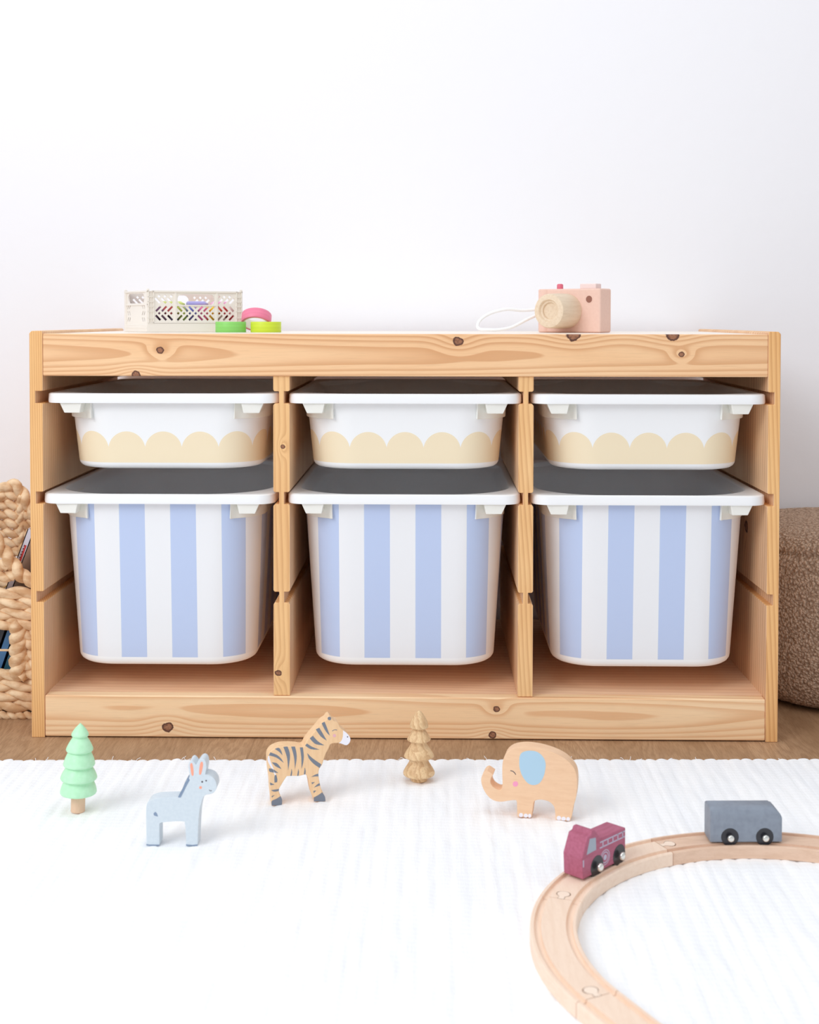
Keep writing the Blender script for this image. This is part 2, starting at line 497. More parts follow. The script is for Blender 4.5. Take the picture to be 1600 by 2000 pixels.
def rrect(hw, y0, y1, r, z, n=14):
    """rounded rectangle loop starting at the front centre and running to +x; fixed vertex count"""
    P = []
    for i in range(7): P.append(((hw-r)*i/7.0, y0))
    for i in range(n): a = -PI/2+PI/2*i/n; P.append((hw-r+r*math.cos(a), y0+r+r*math.sin(a)))
    for i in range(8): P.append((hw, y0+r+(y1-y0-2*r)*i/8.0))
    for i in range(n): a = PI/2*i/n; P.append((hw-r+r*math.cos(a), y1-r+r*math.sin(a)))
    Q = P[:]; Q.append((hw-r, y1)); Q.append(((hw-r)/2, y1))
    H = Q
    full = [(x, y, z) for x, y in H] + [(0, y1, z)] + [(-x, y, z) for x, y in H[:0:-1]]
    return full

def arclen(loop):
    n = len(loop); L = [0.0]
    for i in range(1, n): L.append(L[-1]+(Vector(loop[i])-Vector(loop[i-1])).length)
    tot = L[-1]+(Vector(loop[0])-Vector(loop[-1])).length
    return L, tot

def make_bin(deep):
    H = 22.5 if deep else 9.8
    root = empty('storage_bin', (0, 0, 0))
    # outer body profile: (z, half width, y front, y back, radius)
    def at(z):
        t = -z/H
        if deep: return (13.22-1.45*t, 0.95+1.35*t, 40.6-1.6*t, 6.4-0.7*t)
        return (13.12-0.95*t, 0.95+0.85*t, 40.6-0.9*t, 6.2-0.3*t)
    zs = [-1.2] + [-1.2-(H-2.1)*i/10.0 for i in range(1, 11)]
    rings = []
    for z in zs: hw, a, b, r = at(z); rings.append(rrect(hw, a, b, r, z))
    for k in (1, 2, 3, 4):
        a_ = PI/2*k/4; hw, a, b, r = at(-(H-0.9)); ins = 0.9*(1-math.cos(a_)); dz = 0.9*math.sin(a_)
        rings.append(rrect(hw-ins, a+ins, b-ins, max(r-ins, 1), -(H-0.9)-dz))
    nout = len(rings)
    hw, a, b, r = at(-(H-0.9)); rings.append(rrect((hw-1)*0.55, a+9, b-9, 3, -H+0.02))
    # inner
    inn = []
    for z in [-H+0.35, -H+1.2] + [-H+1.2+(H-3.4)*i/5 for i in range(1, 6)]:
        hw, a, b, r = at(z); e = 0.26+(0.8 if z < -H+0.5 else 0); inn.append(rrect(hw-e, a+e, b-e, max(r-e, 1), z))
    inn.append(rrect(12.92, 1.24, 40.35, 6.2, -1.3)); inn.append(rrect(13.9, 0.72, 41.3, 7.6, -0.16))
    bm = bmesh.new(); uvl = bm.loops.layers.uv.new('UVMap')
    ninn = len(inn); inner_up = inn[::-1]; rings = rings[::-1]; allr = rings+inner_up
    R, fs = add_loft(bm, allr, True, True)
    outer_set = set(v for r_ in R[:len(rings)] for v in r_)
    info = {}
    for j, ring in enumerate(rings):
        L, tot = arclen(ring)
        for i, v in enumerate(R[j]): info[v] = (L[i], tot, i, ring[i][2])
    n = len(rings[0])
    for f in fs:
        if any(l.vert not in info for l in f.loops):
            for l in f.loops: l[uvl].uv = (0, 50)
            continue
        ids = [info[l.vert][2] for l in f.loops]
        wrap = max(ids)-min(ids) > 2 and len(f.loops) == 4
        for l in f.loops:
            Lu, tot, i, z = info[l.vert]
            if wrap and i == 0: Lu = tot
            mean_i = (max(ids)+min(ids))/2 if not wrap else n-1
            u = Lu if mean_i < n/2 else Lu-tot
            l[uvl].uv = (u, z)
    body = finish('body', bm, m_stripe if deep else m_scallop, root, 50)
    # fix normals: outward for outer shell, inward for inner shell
    T = 1.24
    # rim: ring section swept round
    sec = [(14.86, 0.0, 42.0, 2.3, -T), (14.92, -0.06, 42.06, 2.4, -T+0.25), (14.86, 0.0, 42.0, 2.3, -0.14), (14.72, 0.14, 41.86, 2.2, -0.02),
           (14.55, 0.30, 41.7, 2.4, 0.0), (13.98, 0.58, 41.45, 8.6, -0.03), (13.82, 0.70, 41.3, 8.5, -0.14), (13.66, 0.80, 41.2, 8.2, -0.7),
           (13.45, 0.86, 41.1, 7.0, -0.95), (14.4, 0.46, 41.6, 3.0, -0.95), (14.62, 0.24, 41.78, 2.2, -T)]
    bm = bmesh.new(); add_loft(bm, [rrect(*s) for s in sec], closed=True)
    finish('rim', bm, m_plastic, root, 40)
    for s in (-1, 1):
        bm = bmesh.new()
        zb = -2.52
        v = [(10.45, 0.30, zb), (12.45, 0.45, zb), (12.45, 6.0, zb), (10.1, 6.0, zb),
             (10.1, 0.18, -T+0.3), (13.15, 0.3, -T+0.3), (13.15, 7.0, -T+0.3), (10.1, 7.0, -T+0.3)]
        vv = [bm.verts.new((s*a, b, c_)) for a, b, c_ in v]
        for q in ((3,2,1,0),(4,5,6,7),(0,1,5,4),(1,2,6,5),(2,3,7,6),(3,0,4,7)): bm.faces.new([vv[i] for i in q])
        # backing tab that follows the corner
        loop = rrect(13.20, 0.92, 40.7, 6.2, 0)
        seq = [(x, y) for x, y, z in loop[:24]]
        seq = [p for p in seq if p[0] > 9.3 or p[1] > 3]; seq = [(9.25, 0.92)] + seq
        seq = [p for p in seq if p[0] >= 9.25]
        A = [[bm.verts.new((s*x*(1.0 if z == 0 else 0.992), y-(0.0 if z == 0 else -0.02), zz)) for x, y in seq] for z, zz in ((0, -T+0.2), (1, -3.3))]
        for i in range(len(seq)-1): bm.faces.new((A[0][i], A[0][i+1], A[1][i+1], A[1][i]))
        B = [[bm.verts.new((v_.co.x*0.985, v_.co.y+0.5, v_.co.z)) for v_ in row] for row in A]
        for i in range(len(seq)-1): bm.faces.new((B[0][i+1], B[0][i], B[1][i], B[1][i+1])); bm.faces.new((A[1][i], A[1][i+1], B[1][i+1], B[1][i])); bm.faces.new((A[0][i+1], A[0][i], B[0][i], B[0][i+1]))
        bm.faces.new((A[0][0], A[1][0], B[1][0], B[0][0])); bm.faces.new((A[0][-1], B[0][-1], B[1][-1], A[1][-1]))
        tag(finish('support_lug', bm, m_lug, root, 40, 0.2, 3, 50), 'milky translucent corner lug under the rim')
    return root
shallow = make_bin(False); deepb = make_bin(True)
pos = [(-30.75, 44.08), (0.22, 44.08), (31.2, 44.08)]
names = ['left', 'middle', 'right']
for i, (cx, z) in enumerate(pos):
    o = shallow if i == 0 else copy_tree(shallow)
    o.location = Vector((cx, 0.0, z))*S
    tag(o, 'shallow white bin with cream scalloped band in the %s bay of the shelf' % names[i], 'storage bin', 'shallow scalloped bins in the upper row')
pos = [(-31.3, 31.26, -0.1), (0.08, 31.30, 0.0), (31.2, 31.28, 0.0)]
for i, (cx, z, y) in enumerate(pos):
    o = deepb if i == 0 else copy_tree(deepb)
    o.location = Vector((cx, y, z))*S
    tag(o, 'deep white bin with pale blue vertical stripes in the %s bay of the shelf' % names[i], 'storage bin', 'deep striped bins in the lower row')

# traced outlines (cm) of the flat wooden animals
DONKEY = {"pos": [-25.0, -35.69], "yaw": 0.5, "outline": [(0.0, 0.0),(-0.02, 1.87),(-0.03, 3.51),(0.02, 4.04),(0.17, 4.39),(0.52, 4.62),(1.16, 4.79),(2.2, 4.85),(3.24, 4.89),(3.59, 5.51),(3.97, 6.42),(4.29, 6.83),(4.36, 7.15),(4.3, 7.62),(4.25, 7.97),(4.3, 8.34),(4.44, 8.55),(4.62, 8.61),(4.82, 8.47),(5.02, 8.18),(5.2, 8.44),(5.4, 8.69),(5.63, 8.79),(5.9, 8.67),(6.04, 8.32),(6.06, 7.86),(5.94, 7.21),(6.38, 7.12),(6.78, 6.87),(7.05, 6.4),(7.07, 5.82),(6.78, 5.38),(6.37, 5.22),(5.97, 5.15),(5.7, 4.82),(5.48, 4.12),(5.33, 3.3),(5.23, 1.9),(5.15, 0.0),(4.0, -0.01),(3.96, 1.19),(3.87, 2.3),(3.7, 2.45),(2.66, 2.45),(1.55, 2.32),(1.32, 2.17),(1.31, 0.01)], "ear1": [(4.44, 8.26),(4.53, 8.36),(4.65, 8.32),(4.76, 7.73),(4.76, 7.17),(4.64, 7.08),(4.55, 7.27),(4.46, 7.85)], "ear2": [(5.48, 8.44),(5.6, 8.53),(5.71, 8.44),(5.71, 8.03),(5.55, 7.33),(5.43, 7.2),(5.33, 7.29),(5.36, 7.91)], "eye1": [(5.73, 6.49),(5.71, 6.43),(5.67, 6.4),(5.61, 6.4),(5.56, 6.43),(5.54, 6.49),(5.56, 6.54),(5.61, 6.58),(5.67, 6.58),(5.71, 6.54)], "eye2": [(6.11, 6.61),(6.1, 6.56),(6.06, 6.53),(6.01, 6.53),(5.97, 6.56),(5.95, 6.61),(5.97, 6.66),(6.01, 6.68),(6.06, 6.69),(6.1, 6.66)], "cheek": [(5.61, 5.91),(5.59, 5.82),(5.52, 5.77),(5.43, 5.77),(5.36, 5.82),(5.33, 5.9),(5.36, 5.99),(5.43, 6.04),(5.52, 6.04),(5.59, 5.99)], "mouth": [(6.31, 5.67),(6.43, 5.54),(6.61, 5.58),(6.6, 5.63),(6.44, 5.6),(6.35, 5.71)], "tail": [(0.74, 3.28),(0.92, 3.42),(1.06, 3.28),(1.18, 2.95),(0.98, 2.99),(0.78, 3.07)], "hoof1": [(-0.0, -0.02),(-0.01, 0.15),(0.33, 0.1),(1.31, 0.1),(1.31, -0.02)], "hoof2": [(4.0, -0.02),(3.98, 0.14),(4.62, 0.08),(5.15, 0.14),(5.15, -0.01)], "mane": [(3.24, 4.89),(3.59, 5.51),(3.97, 6.42),(4.29, 6.83),(4.39, 6.66),(4.08, 6.1),(3.71, 5.34),(3.48, 4.89)]}
ZEBRA = {"pos": [-13.73, -24.54], "yaw": 13.5, "outline": [(0.0, -0.0),(-0.02, 0.57),(-0.13, 1.58),(-0.17, 2.43),(-0.25, 3.14),(-0.35, 3.92),(-0.4, 4.69),(-0.4, 5.31),(-0.26, 5.72),(0.05, 6.05),(0.59, 6.28),(1.2, 6.39),(1.97, 6.36),(2.74, 6.26),(3.32, 6.14),(3.59, 6.3),(3.79, 6.72),(4.14, 7.16),(4.6, 7.67),(5.07, 8.18),(5.54, 8.7),(6.01, 8.99),(6.2, 9.26),(6.41, 9.36),(6.67, 9.13),(6.87, 8.8),(7.3, 8.64),(7.51, 8.14),(7.88, 7.72),(8.28, 7.38),(8.58, 7.01),(8.69, 6.61),(8.53, 6.23),(8.2, 6.06),(7.65, 6.28),(7.18, 6.34),(6.55, 6.29),(6.32, 5.92),(5.93, 5.17),(5.71, 4.56),(5.54, 4.03),(5.26, 3.66),(5.15, 3.2),(5.18, 2.65),(5.34, 1.78),(5.57, 0.98),(5.83, 0.5),(5.92, -0.0),(4.64, 0.08),(4.6, 0.51),(4.38, 0.84),(4.21, 1.63),(4.09, 2.34),(3.9, 2.9),(3.67, 3.14),(3.05, 3.0),(2.28, 3.06),(1.66, 3.07),(1.35, 2.63),(0.98, 2.04),(0.79, 1.66),(0.85, 1.2),(1.04, 0.72),(1.11, -0.03)], "hoof1": [(0.0, 0.49),(0.46, 0.68),(0.96, 0.95),(1.13, 0.55),(1.11, -0.04),(-0.0, -0.01)], "hoof2": [(4.6, 0.51),(5.07, 0.73),(5.55, 1.02),(5.85, 0.53),(5.92, -0.0),(4.64, 0.08)], "muzzle": [(7.88, 7.72),(8.28, 7.38),(8.58, 7.01),(8.69, 6.61),(8.53, 6.23),(8.2, 6.06),(7.65, 6.28),(7.41, 6.33),(7.69, 6.6),(7.85, 7.06)], "tail": [(-0.39, 5.46),(-0.27, 5.45),(-0.11, 4.82),(0.2, 4.03),(0.48, 3.35),(0.35, 3.28),(0.01, 4.04),(-0.41, 4.88)], "tailtip": [(0.34, 3.28),(0.5, 3.33),(0.61, 2.84),(0.58, 2.53),(0.31, 2.49),(0.29, 2.94)], "ear": [(6.55, 9.12),(6.52, 9.01),(6.42, 8.94),(6.3, 8.95),(6.2, 9.03),(6.16, 9.15),(6.2, 9.26),(6.3, 9.32),(6.42, 9.31),(6.52, 9.24)], "eye": [(6.7, 7.69),(6.8, 7.78),(6.98, 7.81),(7.19, 7.76),(7.2, 7.83),(6.98, 7.88),(6.77, 7.84),(6.65, 7.75)], "cheek": [(7.08, 7.19),(7.05, 7.09),(6.96, 7.03),(6.85, 7.04),(6.76, 7.11),(6.73, 7.22),(6.76, 7.32),(6.85, 7.38),(6.96, 7.37),(7.05, 7.3)], "nostril": [(8.44, 6.96),(8.43, 6.92),(8.39, 6.9),(8.35, 6.9),(8.31, 6.93),(8.3, 6.97),(8.31, 7.01),(8.35, 7.03),(8.39, 7.03),(8.43, 7.0)], "s0": [(0.36, 6.18),(0.78, 6.28),(1.05, 5.9),(1.18, 5.43),(0.82, 5.84)], "s1": [(-0.3, 5.53),(-0.14, 5.85),(0.58, 5.51),(1.05, 5.05),(1.31, 4.59),(0.51, 5.23)], "s2": [(1.28, 6.35),(1.74, 6.35),(1.96, 5.68),(1.99, 4.98),(1.8, 3.73),(1.7, 5.0),(1.51, 5.71)], "s3": [(2.13, 6.31),(2.55, 6.29),(2.7, 5.63),(2.73, 4.93),(2.55, 3.84),(2.47, 4.95),(2.32, 5.66)], "s4": [(3.09, 6.16),(3.42, 6.14),(3.52, 5.18),(3.44, 4.41),(3.27, 3.8),(3.24, 5.05)], "s5": [(0.01, 4.74),(0.51, 4.63),(0.81, 4.33),(1.06, 3.93),(0.43, 4.28)], "s6": [(-0.3, 4.08),(0.12, 4.0),(0.72, 3.53),(-0.19, 3.71)], "s7": [(3.9, 5.48),(4.29, 5.05),(4.68, 4.71),(5.47, 4.11),(5.26, 3.74),(4.6, 4.25),(4.06, 4.91)], "s8": [(5.5, 8.66),(5.81, 8.82),(6.12, 8.04),(6.4, 7.24),(6.08, 7.57),(5.77, 8.06)], "s9": [(4.85, 8.03),(5.23, 8.19),(5.62, 7.52),(6.05, 6.72),(5.38, 7.23)], "s10": [(4.18, 7.1),(4.53, 7.34),(5.07, 6.71),(5.79, 6.21),(4.91, 6.37),(4.45, 6.75)], "s11": [(3.67, 6.34),(3.87, 6.54),(4.45, 6.13),(5.26, 5.77),(4.29, 5.89)], "s12": [(2.18, 3.88),(2.24, 3.49),(2.18, 3.09),(2.04, 3.1)], "s13": [(2.92, 3.83),(2.99, 3.44),(2.93, 3.04),(2.78, 3.05)], "s14": [(3.63, 3.93),(3.72, 3.54),(3.69, 3.15),(3.53, 3.14)], "s15": [(4.33, 2.81),(4.76, 3.03),(5.12, 3.12),(5.15, 2.82),(4.76, 2.84)], "s16": [(4.37, 2.21),(4.74, 2.22),(4.43, 1.99)], "s17": [(4.64, 1.62),(4.99, 1.93),(5.27, 2.06),(5.32, 1.81)], "s18": [(4.58, 1.26),(4.9, 1.27),(4.6, 1.0)], "s19": [(-0.19, 2.55),(0.31, 2.27),(-0.16, 2.24)], "s20": [(-0.07, 1.69),(0.81, 1.76),(0.78, 1.55),(0.27, 1.5)], "s21": [(-0.01, 1.03),(0.35, 1.14),(0.02, 0.87)]}
ELEPHANT = {"pos": [12.85, -27.34], "yaw": -10.7, "outline": [(0.0, 0.0),(-0.07, 0.6),(-0.09, 1.42),(-0.15, 1.76),(-0.42, 1.78),(-1.07, 1.65),(-1.73, 1.5),(-2.39, 1.53),(-2.97, 1.78),(-3.47, 2.32),(-3.8, 2.96),(-3.95, 3.61),(-3.85, 4.16),(-3.58, 4.59),(-3.29, 4.74),(-3.02, 4.59),(-2.65, 4.35),(-2.77, 4.13),(-2.9, 3.9),(-2.94, 3.52),(-2.74, 3.12),(-2.31, 2.82),(-1.94, 2.75),(-1.72, 2.95),(-1.64, 3.53),(-1.68, 4.52),(-1.66, 5.51),(-1.5, 6.27),(-1.17, 6.85),(-0.6, 7.28),(0.06, 7.49),(0.88, 7.59),(1.77, 7.56),(2.75, 7.42),(3.81, 7.14),(4.78, 6.72),(5.51, 6.18),(6.01, 5.56),(6.24, 4.84),(6.29, 3.79),(6.17, 2.55),(5.89, 1.55),(5.76, 0.64),(5.54, 0.0),(4.04, -0.0),(3.98, 0.75),(3.83, 1.43),(3.34, 1.89),(2.61, 2.04),(1.96, 1.95),(1.71, 1.68),(1.6, 0.97),(1.47, 0.09)], "ear": [(0.22, 6.63),(0.63, 7.06),(1.37, 7.22),(2.1, 7.11),(2.67, 6.64),(2.94, 6.0),(2.89, 5.18),(2.68, 4.42),(2.28, 3.8),(1.71, 3.56),(1.13, 3.68),(0.64, 4.19),(0.31, 4.83),(0.15, 5.64)], "eye": [(-0.81, 4.89),(-0.57, 4.85),(-0.39, 4.71),(-0.25, 4.51),(-0.19, 4.55),(-0.33, 4.77),(-0.53, 4.92),(-0.79, 4.97)], "cheek": [(0.03, 3.56),(-0.01, 3.41),(-0.11, 3.3),(-0.26, 3.25),(-0.4, 3.27),(-0.51, 3.37),(-0.54, 3.51),(-0.51, 3.66),(-0.4, 3.77),(-0.26, 3.82),(-0.11, 3.8),(-0.01, 3.7)], "toe1": [(0.57, 0.26),(0.53, 0.12),(0.42, 0.03),(0.27, 0.02),(0.16, 0.09),(0.11, 0.22),(0.16, 0.36),(0.27, 0.46),(0.41, 0.47),(0.53, 0.39)], "toe2": [(1.09, 0.24),(1.05, 0.11),(0.93, 0.03),(0.79, 0.01),(0.67, 0.08),(0.63, 0.21),(0.67, 0.34),(0.79, 0.42),(0.93, 0.43),(1.04, 0.36)], "toe3": [(1.45, 0.25),(1.41, 0.13),(1.33, 0.04),(1.21, 0.03),(1.12, 0.1),(1.09, 0.23),(1.12, 0.35),(1.21, 0.44),(1.32, 0.45),(1.41, 0.38)], "toe4": [(4.61, 0.25),(4.56, 0.1),(4.44, -0.0),(4.29, -0.01),(4.17, 0.07),(4.12, 0.21),(4.17, 0.36),(4.29, 0.46),(4.44, 0.47),(4.56, 0.39)], "toe5": [(5.11, 0.21),(5.06, 0.07),(4.94, -0.02),(4.79, -0.03),(4.67, 0.04),(4.62, 0.17),(4.67, 0.31),(4.79, 0.41),(4.94, 0.42),(5.06, 0.34)], "toe6": [(5.54, 0.21),(5.5, 0.08),(5.4, -0.02),(5.28, -0.03),(5.19, 0.05),(5.15, 0.18),(5.18, 0.32),(5.28, 0.41),(5.4, 0.42),(5.5, 0.34)]}
TRUCK = dict(pos=(17.6, -46.33), yaw=47.0, w=2.2, l=6.8, wr=1.06)
WAGON = dict(pos=(31.17, -37.28), yaw=1.9, w=2.5, l=7.13, h=3.65, wr=0.93, wx=(1.95, 5.4))
CAMERA = dict(pos=(18.8, 25.8), cord=[(20.2, 27.2, 54.9), (19.05, 26.6, 54.83), (16.68, 26, 54.68), (14.46, 25.4, 54.83), (12.24, 25.0, 54.31), (10.74, 24.5, 53.41), (10.2, 24.0, 52.45), (10.56, 23.5, 51.94), (11.79, 23.2, 51.87), (13.25, 23.4, 51.88), (15.12, 24.0, 52.24), (17.39, 25.0, 53.35), (19.1, 26.2, 54.09), (20.2, 27.2, 54.5)])

# ------------------------------------------------------------------ flat wooden animals
def wood_soft(name, base, dark, grain=0, seed=0.0, stripe=0.5, rough=0.55):
    m = Mat(name, base, rough, 0.35); X = m.coords()
    sc = [1.6, 1.6, 1.6]; sc[grain] = 0.22
    f1 = m.noise(X[0]*sc[0]*1.6+seed, X[1]*sc[1], X[2]*sc[2]*1.6, 1.0, 4.0, 0.6)
    fine = [14.0, 14.0, 14.0]; fine[grain] = 1.6
    f2 = m.noise(X[0]*fine[0]+seed, X[1]*fine[1], X[2]*fine[2], 1.0, 2.0)
    c = m.mix(f1.smooth(0.35, 0.75)*stripe, base, dark)
    c = m.mix(f2.smooth(0.5, 0.72)*0.22, c, dark)
    m.color(c); m.bump(f2, 0.0002, 0.2); return m.m

RT = 0.6      # top of the rug
def board_toy(name, D, thick, body_mat, label, cat, side_mat=None):
    root = empty(name, (D['pos'][0], D['pos'][1], RT-0.02), math.radians(D['yaw']))
    tag(root, label, cat)
    bm = bmesh.new(); fs = add_prism(bm, corner_smooth(D['outline'], 3), 0, thick)
    finish('body', bm, body_mat, root, 50, 0.13, 3, 60)
    return root
def patch(name, polys, mat, root, smooth=True, y=-0.012, label=None, stuff=False):
    bm = bmesh.new()
    for p in polys: add_prism(bm, corner_smooth(p, 3, 70) if smooth else p, y, 0.03)
    o = finish(name, bm, mat, root, 60)
    if label: o['label'] = label
    return o
m_grey_paint = Mat('slate_paint', (122, 128, 140), 0.6, 0.3).m
m_white_paint = Mat('white_paint', (240, 238, 246), 0.6, 0.3).m
m_pink_paint = Mat('pink_paint', (244, 160, 192), 0.6, 0.3).m
m_coral_paint = Mat('coral_paint', (250, 168, 142), 0.6, 0.3).m
m_eye_paint = Mat('dark_paint', (92, 84, 92), 0.6, 0.3).m
m_blue_paint = Mat('pale_blue_paint', (176, 208, 228), 0.55, 0.3).m

mdk = Mat('grey_blue_paint', (210, 221, 228), 0.55, 0.35)
X = mdk.coords(); nn = mdk.noise(X[0]*3, X[1]*3, X[2]*3, 1.0, 3.0); mdk.color(mdk.mix(nn.smooth(0.3, 0.7), (212, 222, 229), (206, 217, 225)))
root = board_toy('toy_donkey', DONKEY, 1.8, mdk.m, 'grey blue wooden toy donkey standing on the white rug', 'toy animal')
patch('ear_lining', [DONKEY['ear1']], m_coral_paint, root); patch('ear_lining', [DONKEY['ear2']], m_coral_paint, root)
patch('eye', [DONKEY['eye1']], m_eye_paint, root); patch('eye', [DONKEY['eye2']], m_eye_paint, root)
patch('cheek', [DONKEY['cheek']], m_coral_paint, root); patch('mouth', [DONKEY['mouth']], m_eye_paint, root, False)
m_hoofb = Mat('dusky_blue_paint', (134, 152, 176), 0.6, 0.3).m
patch('tail', [DONKEY['tail']], m_hoofb, root); patch('hoof', [DONKEY['hoof1']], m_hoofb, root, False); patch('hoof', [DONKEY['hoof2']], m_hoofb, root, False)
bm = bmesh.new(); mp = DONKEY['outline'][8:12]; off = [(a-0.05, b+0.03) for a, b in mp]; inn = [(a+0.16, b-0.06) for a, b in mp]
add_prism(bm, off+inn[::-1], 0.05, 1.75); finish('mane', bm, m_hoofb, root, 50); patch('mane_edge', [DONKEY['mane']], m_hoofb, root, False)

m_zw = wood_soft('beech_zebra', (242, 204, 160), (224, 178, 132), 2, 2.0, 0.4)
root = board_toy('toy_zebra', ZEBRA, 1.9, m_zw, 'wooden toy zebra with dark painted stripes standing on the white rug', 'toy animal')
patch('stripes', [ZEBRA['s%d' % i] for i in range(22)], m_grey_paint, root)
for k in ('hoof1', 'hoof2'): patch('hoof', [ZEBRA[k]], m_grey_paint, root)
patch('muzzle', [ZEBRA['muzzle']], m_white_paint, root); tl = patch('tail', [ZEBRA['tail']], m_white_paint, root)
patch('tail_tuft', [ZEBRA['tailtip']], m_grey_paint, tl, y=-0.016)
patch('ear_mark', [ZEBRA['ear']], m_grey_paint, root); patch('eye', [ZEBRA['eye']], m_grey_paint, root, False)
patch('cheek', [ZEBRA['cheek']], Mat('lilac_paint', (230, 176, 186), 0.6).m, root); patch('nostril', [ZEBRA['nostril']], m_eye_paint, root, y=-0.018)

m_ew = wood_soft('beech_elephant', (242, 204, 168), (226, 180, 140), 0, 8.0, 0.4)
root = board_toy('toy_elephant', ELEPHANT, 1.8, m_ew, 'wooden toy elephant with a pale blue painted ear on the white rug', 'toy animal')
patch('ear', [ELEPHANT['ear']], m_blue_paint, root); patch('eye', [ELEPHANT['eye']], m_eye_paint, root, False)
patch('cheek', [ELEPHANT['cheek']], m_pink_paint, root)
def clip_low(p, z0): return [(a, max(b, z0)) for a, b in p]
for g_ in ((1, 2, 3), (4, 5, 6)):
    z0 = min(min(b for a, b in ELEPHANT['toe%d' % k]) for k in g_)
    patch('toenails', [[(a, max(b, 0.02)) for a, b in ELEPHANT['toe%d' % k]] for k in g_], m_white_paint, root, False)

# ------------------------------------------------------------------ toy trees
def lathe_smooth(prof): return prof
m_mint = Mat('mint_paint', (172, 236, 186), 0.42, 0.4)
X = m_mint.coords(); nn = m_mint.noise(X[0]*2, X[1]*2, X[2]*2, 1.0, 3.0); m_mint.color(m_mint.mix(nn.smooth(0.3, 0.7), (192, 241, 202), (184, 236, 194))); m_mint = m_mint.m
m_stick = wood_soft('pale_dowel', (230, 194, 166), (214, 172, 142), 2, 4.0, 0.3)
k_ = 1/4.444/18.38           # source millimetre scale of the traced profile
zb = 863
root = empty('toy_tree', (-34.39, -26.6, RT-0.03), 0, 'mint green wooden toy fir tree with a bare trunk, leftmost toy on the rug', 'toy tree')
root.rotation_euler = (0, math.radians(2.0), 0)
bm = lathe([(2.62, 0.0), (2.62, 0.02)], 8)
bm.free()
bm = lathe([(0.70, 0.0), (0.75, 0.05), (0.75, 2.3)], 40); finish('trunk', bm, m_stick, root, 40)
def hz(y): return (zb-y)*k_
tiers = [(685, 158, 128, 595), (560, 158, 110, 465), (440, 137, 95, 330), (310, 117, 62, 205), (180, 75, 0, 80)]
for i, (yl, rmax, rn, yn) in enumerate(tiers):
    zl, zn = hz(yl), hz(yn); R = rmax*k_; r2 = rn*k_
    prof = [(R*0.40, zl-0.20), (R-0.16, zl-0.20), (R-0.05, zl-0.15), (R, zl-0.05), (R-0.01, zl+0.05)]
    if rn:
        for t in (0.15, 0.3, 0.45, 0.6, 0.75, 0.9, 1.0): prof.append((R+(r2-R)*t+0.05*math.sin(PI*t), zl+0.05+(zn-zl-0.05)*t))
        prof.append((r2, zn+0.25)); prof.append((r2*0.5, zn+0.26))
    else:
        for t in (0.1, 0.25, 0.4, 0.55, 0.7, 0.82, 0.91, 0.97): prof.append((R*(1-t)+0.10*math.sin(PI*t), zl+0.05+(zn-zl-0.05)*t))
        prof.append((0.03, zn))
    finish('foliage_tier', lathe(prof, 56), m_mint, root, 50)

mt = Mat('oak_turned', (212, 176, 130), 0.5, 0.35)
X = mt.coords(); dx = X[0]+0.9; dy = X[1]-0.6; rr = (dx*dx+dy*dy*0.6).sqrt()
nn = mt.noise(X[0]*0.8, X[1]*0.8, X[2]*0.5, 1.0, 3.0)
t = ((rr*1.0+nn*1.6+X[2]*0.45)*2.2).fract(); f2 = mt.noise(X[0]*8, X[1]*8, X[2]*1.5, 1.0, 3.0)
c = mt.mix(t.smooth(0.2, 0.9)*t.smooth(1.0, 0.9)*0.75, (230, 198, 154), (200, 158, 114)); c = mt.mix(f2.smooth(0.45, 0.7)*0.35, c, (172, 132, 92))
mt.color(c); mt.bump(f2, 0.0002, 0.2); m_turn = mt.m
k_ = 1/11.11/17.20; zb = 1707
root = empty('toy_tree', (2.22, -16.34, RT-0.02), 0, 'natural turned wood toy fir tree on the rug between zebra and elephant', 'toy tree')
P = [(0, 160), (30, 172), (70, 215), (120, 290), (165, 370), (192, 440), (203, 500), (196, 530), (160, 545), (124, 556), (122, 572), (150, 610), (190, 670), (228, 735), (256, 785), (256, 805), (225, 825),
     (178, 840), (172, 868), (178, 900), (205, 950), (262, 1030), (305, 1100), (326, 1145), (324, 1175), (280, 1200), (215, 1222), (205, 1245), (215, 1290), (255, 1360), (305, 1440), (338, 1500), (346, 1545), (330, 1575), (270, 1592), (186, 1600), (178, 1612)]
prof = [(max(r*k_, 0.01), (zb-y)*k_) for r, y in P][::-1]
prof = smooth_loop(prof, 3, False)
finish('crown', lathe(prof, 56), m_turn, root, 60)
finish('foot', lathe([(0.88, 0), (0.95, 0.06), (0.95, 0.75)], 40), m_turn, root, 40)

# ------------------------------------------------------------------ train track
m_trk = wood_soft('beech_track', (245, 221, 200), (230, 198, 172), 1, 5.0, 0.4)
m_trk2 = wood_soft('beech_track_pink', (230, 198, 174), (206, 168, 140), 0, 15.0, 0.5)
m_peg = wood_soft('beech_peg', (248, 228, 210), (238, 212, 190), 0, 25.0, 0.3)
m_gap = Mat('joint_shadow_gap', (120, 84, 62), 0.9, 0.1).m
CX, CY, RC = 35.32, -56.95, 21.30
TZ0, TZ1 = RT-0.05, RT+1.2
def track_section(w=2.0):
    h = TZ1; g0, g1, d = 1.06, 1.66, 0.30; e = 0.10
    return [(-w, TZ0), (w, TZ0), (w, h-e), (w-e, h), (g1, h), (g1-0.06, h-d), (g0+0.06, h-d), (g0, h), (-g0, h), (-g0-0.06, h-d), (-g1+0.06, h-d), (-g1, h), (-w+e, h), (-w, h-e)]
def peg_shape():
    pts = [(-0.28, 0.0)]
    pts += [(-0.24, 0.45)]
    for i in range(13): a = math.radians(215-250*i/12); pts.append((0.58*math.cos(a), 1.0+0.52*math.sin(a)))
    pts += [(0.24, 0.45), (0.28, 0.0)]
    return pts
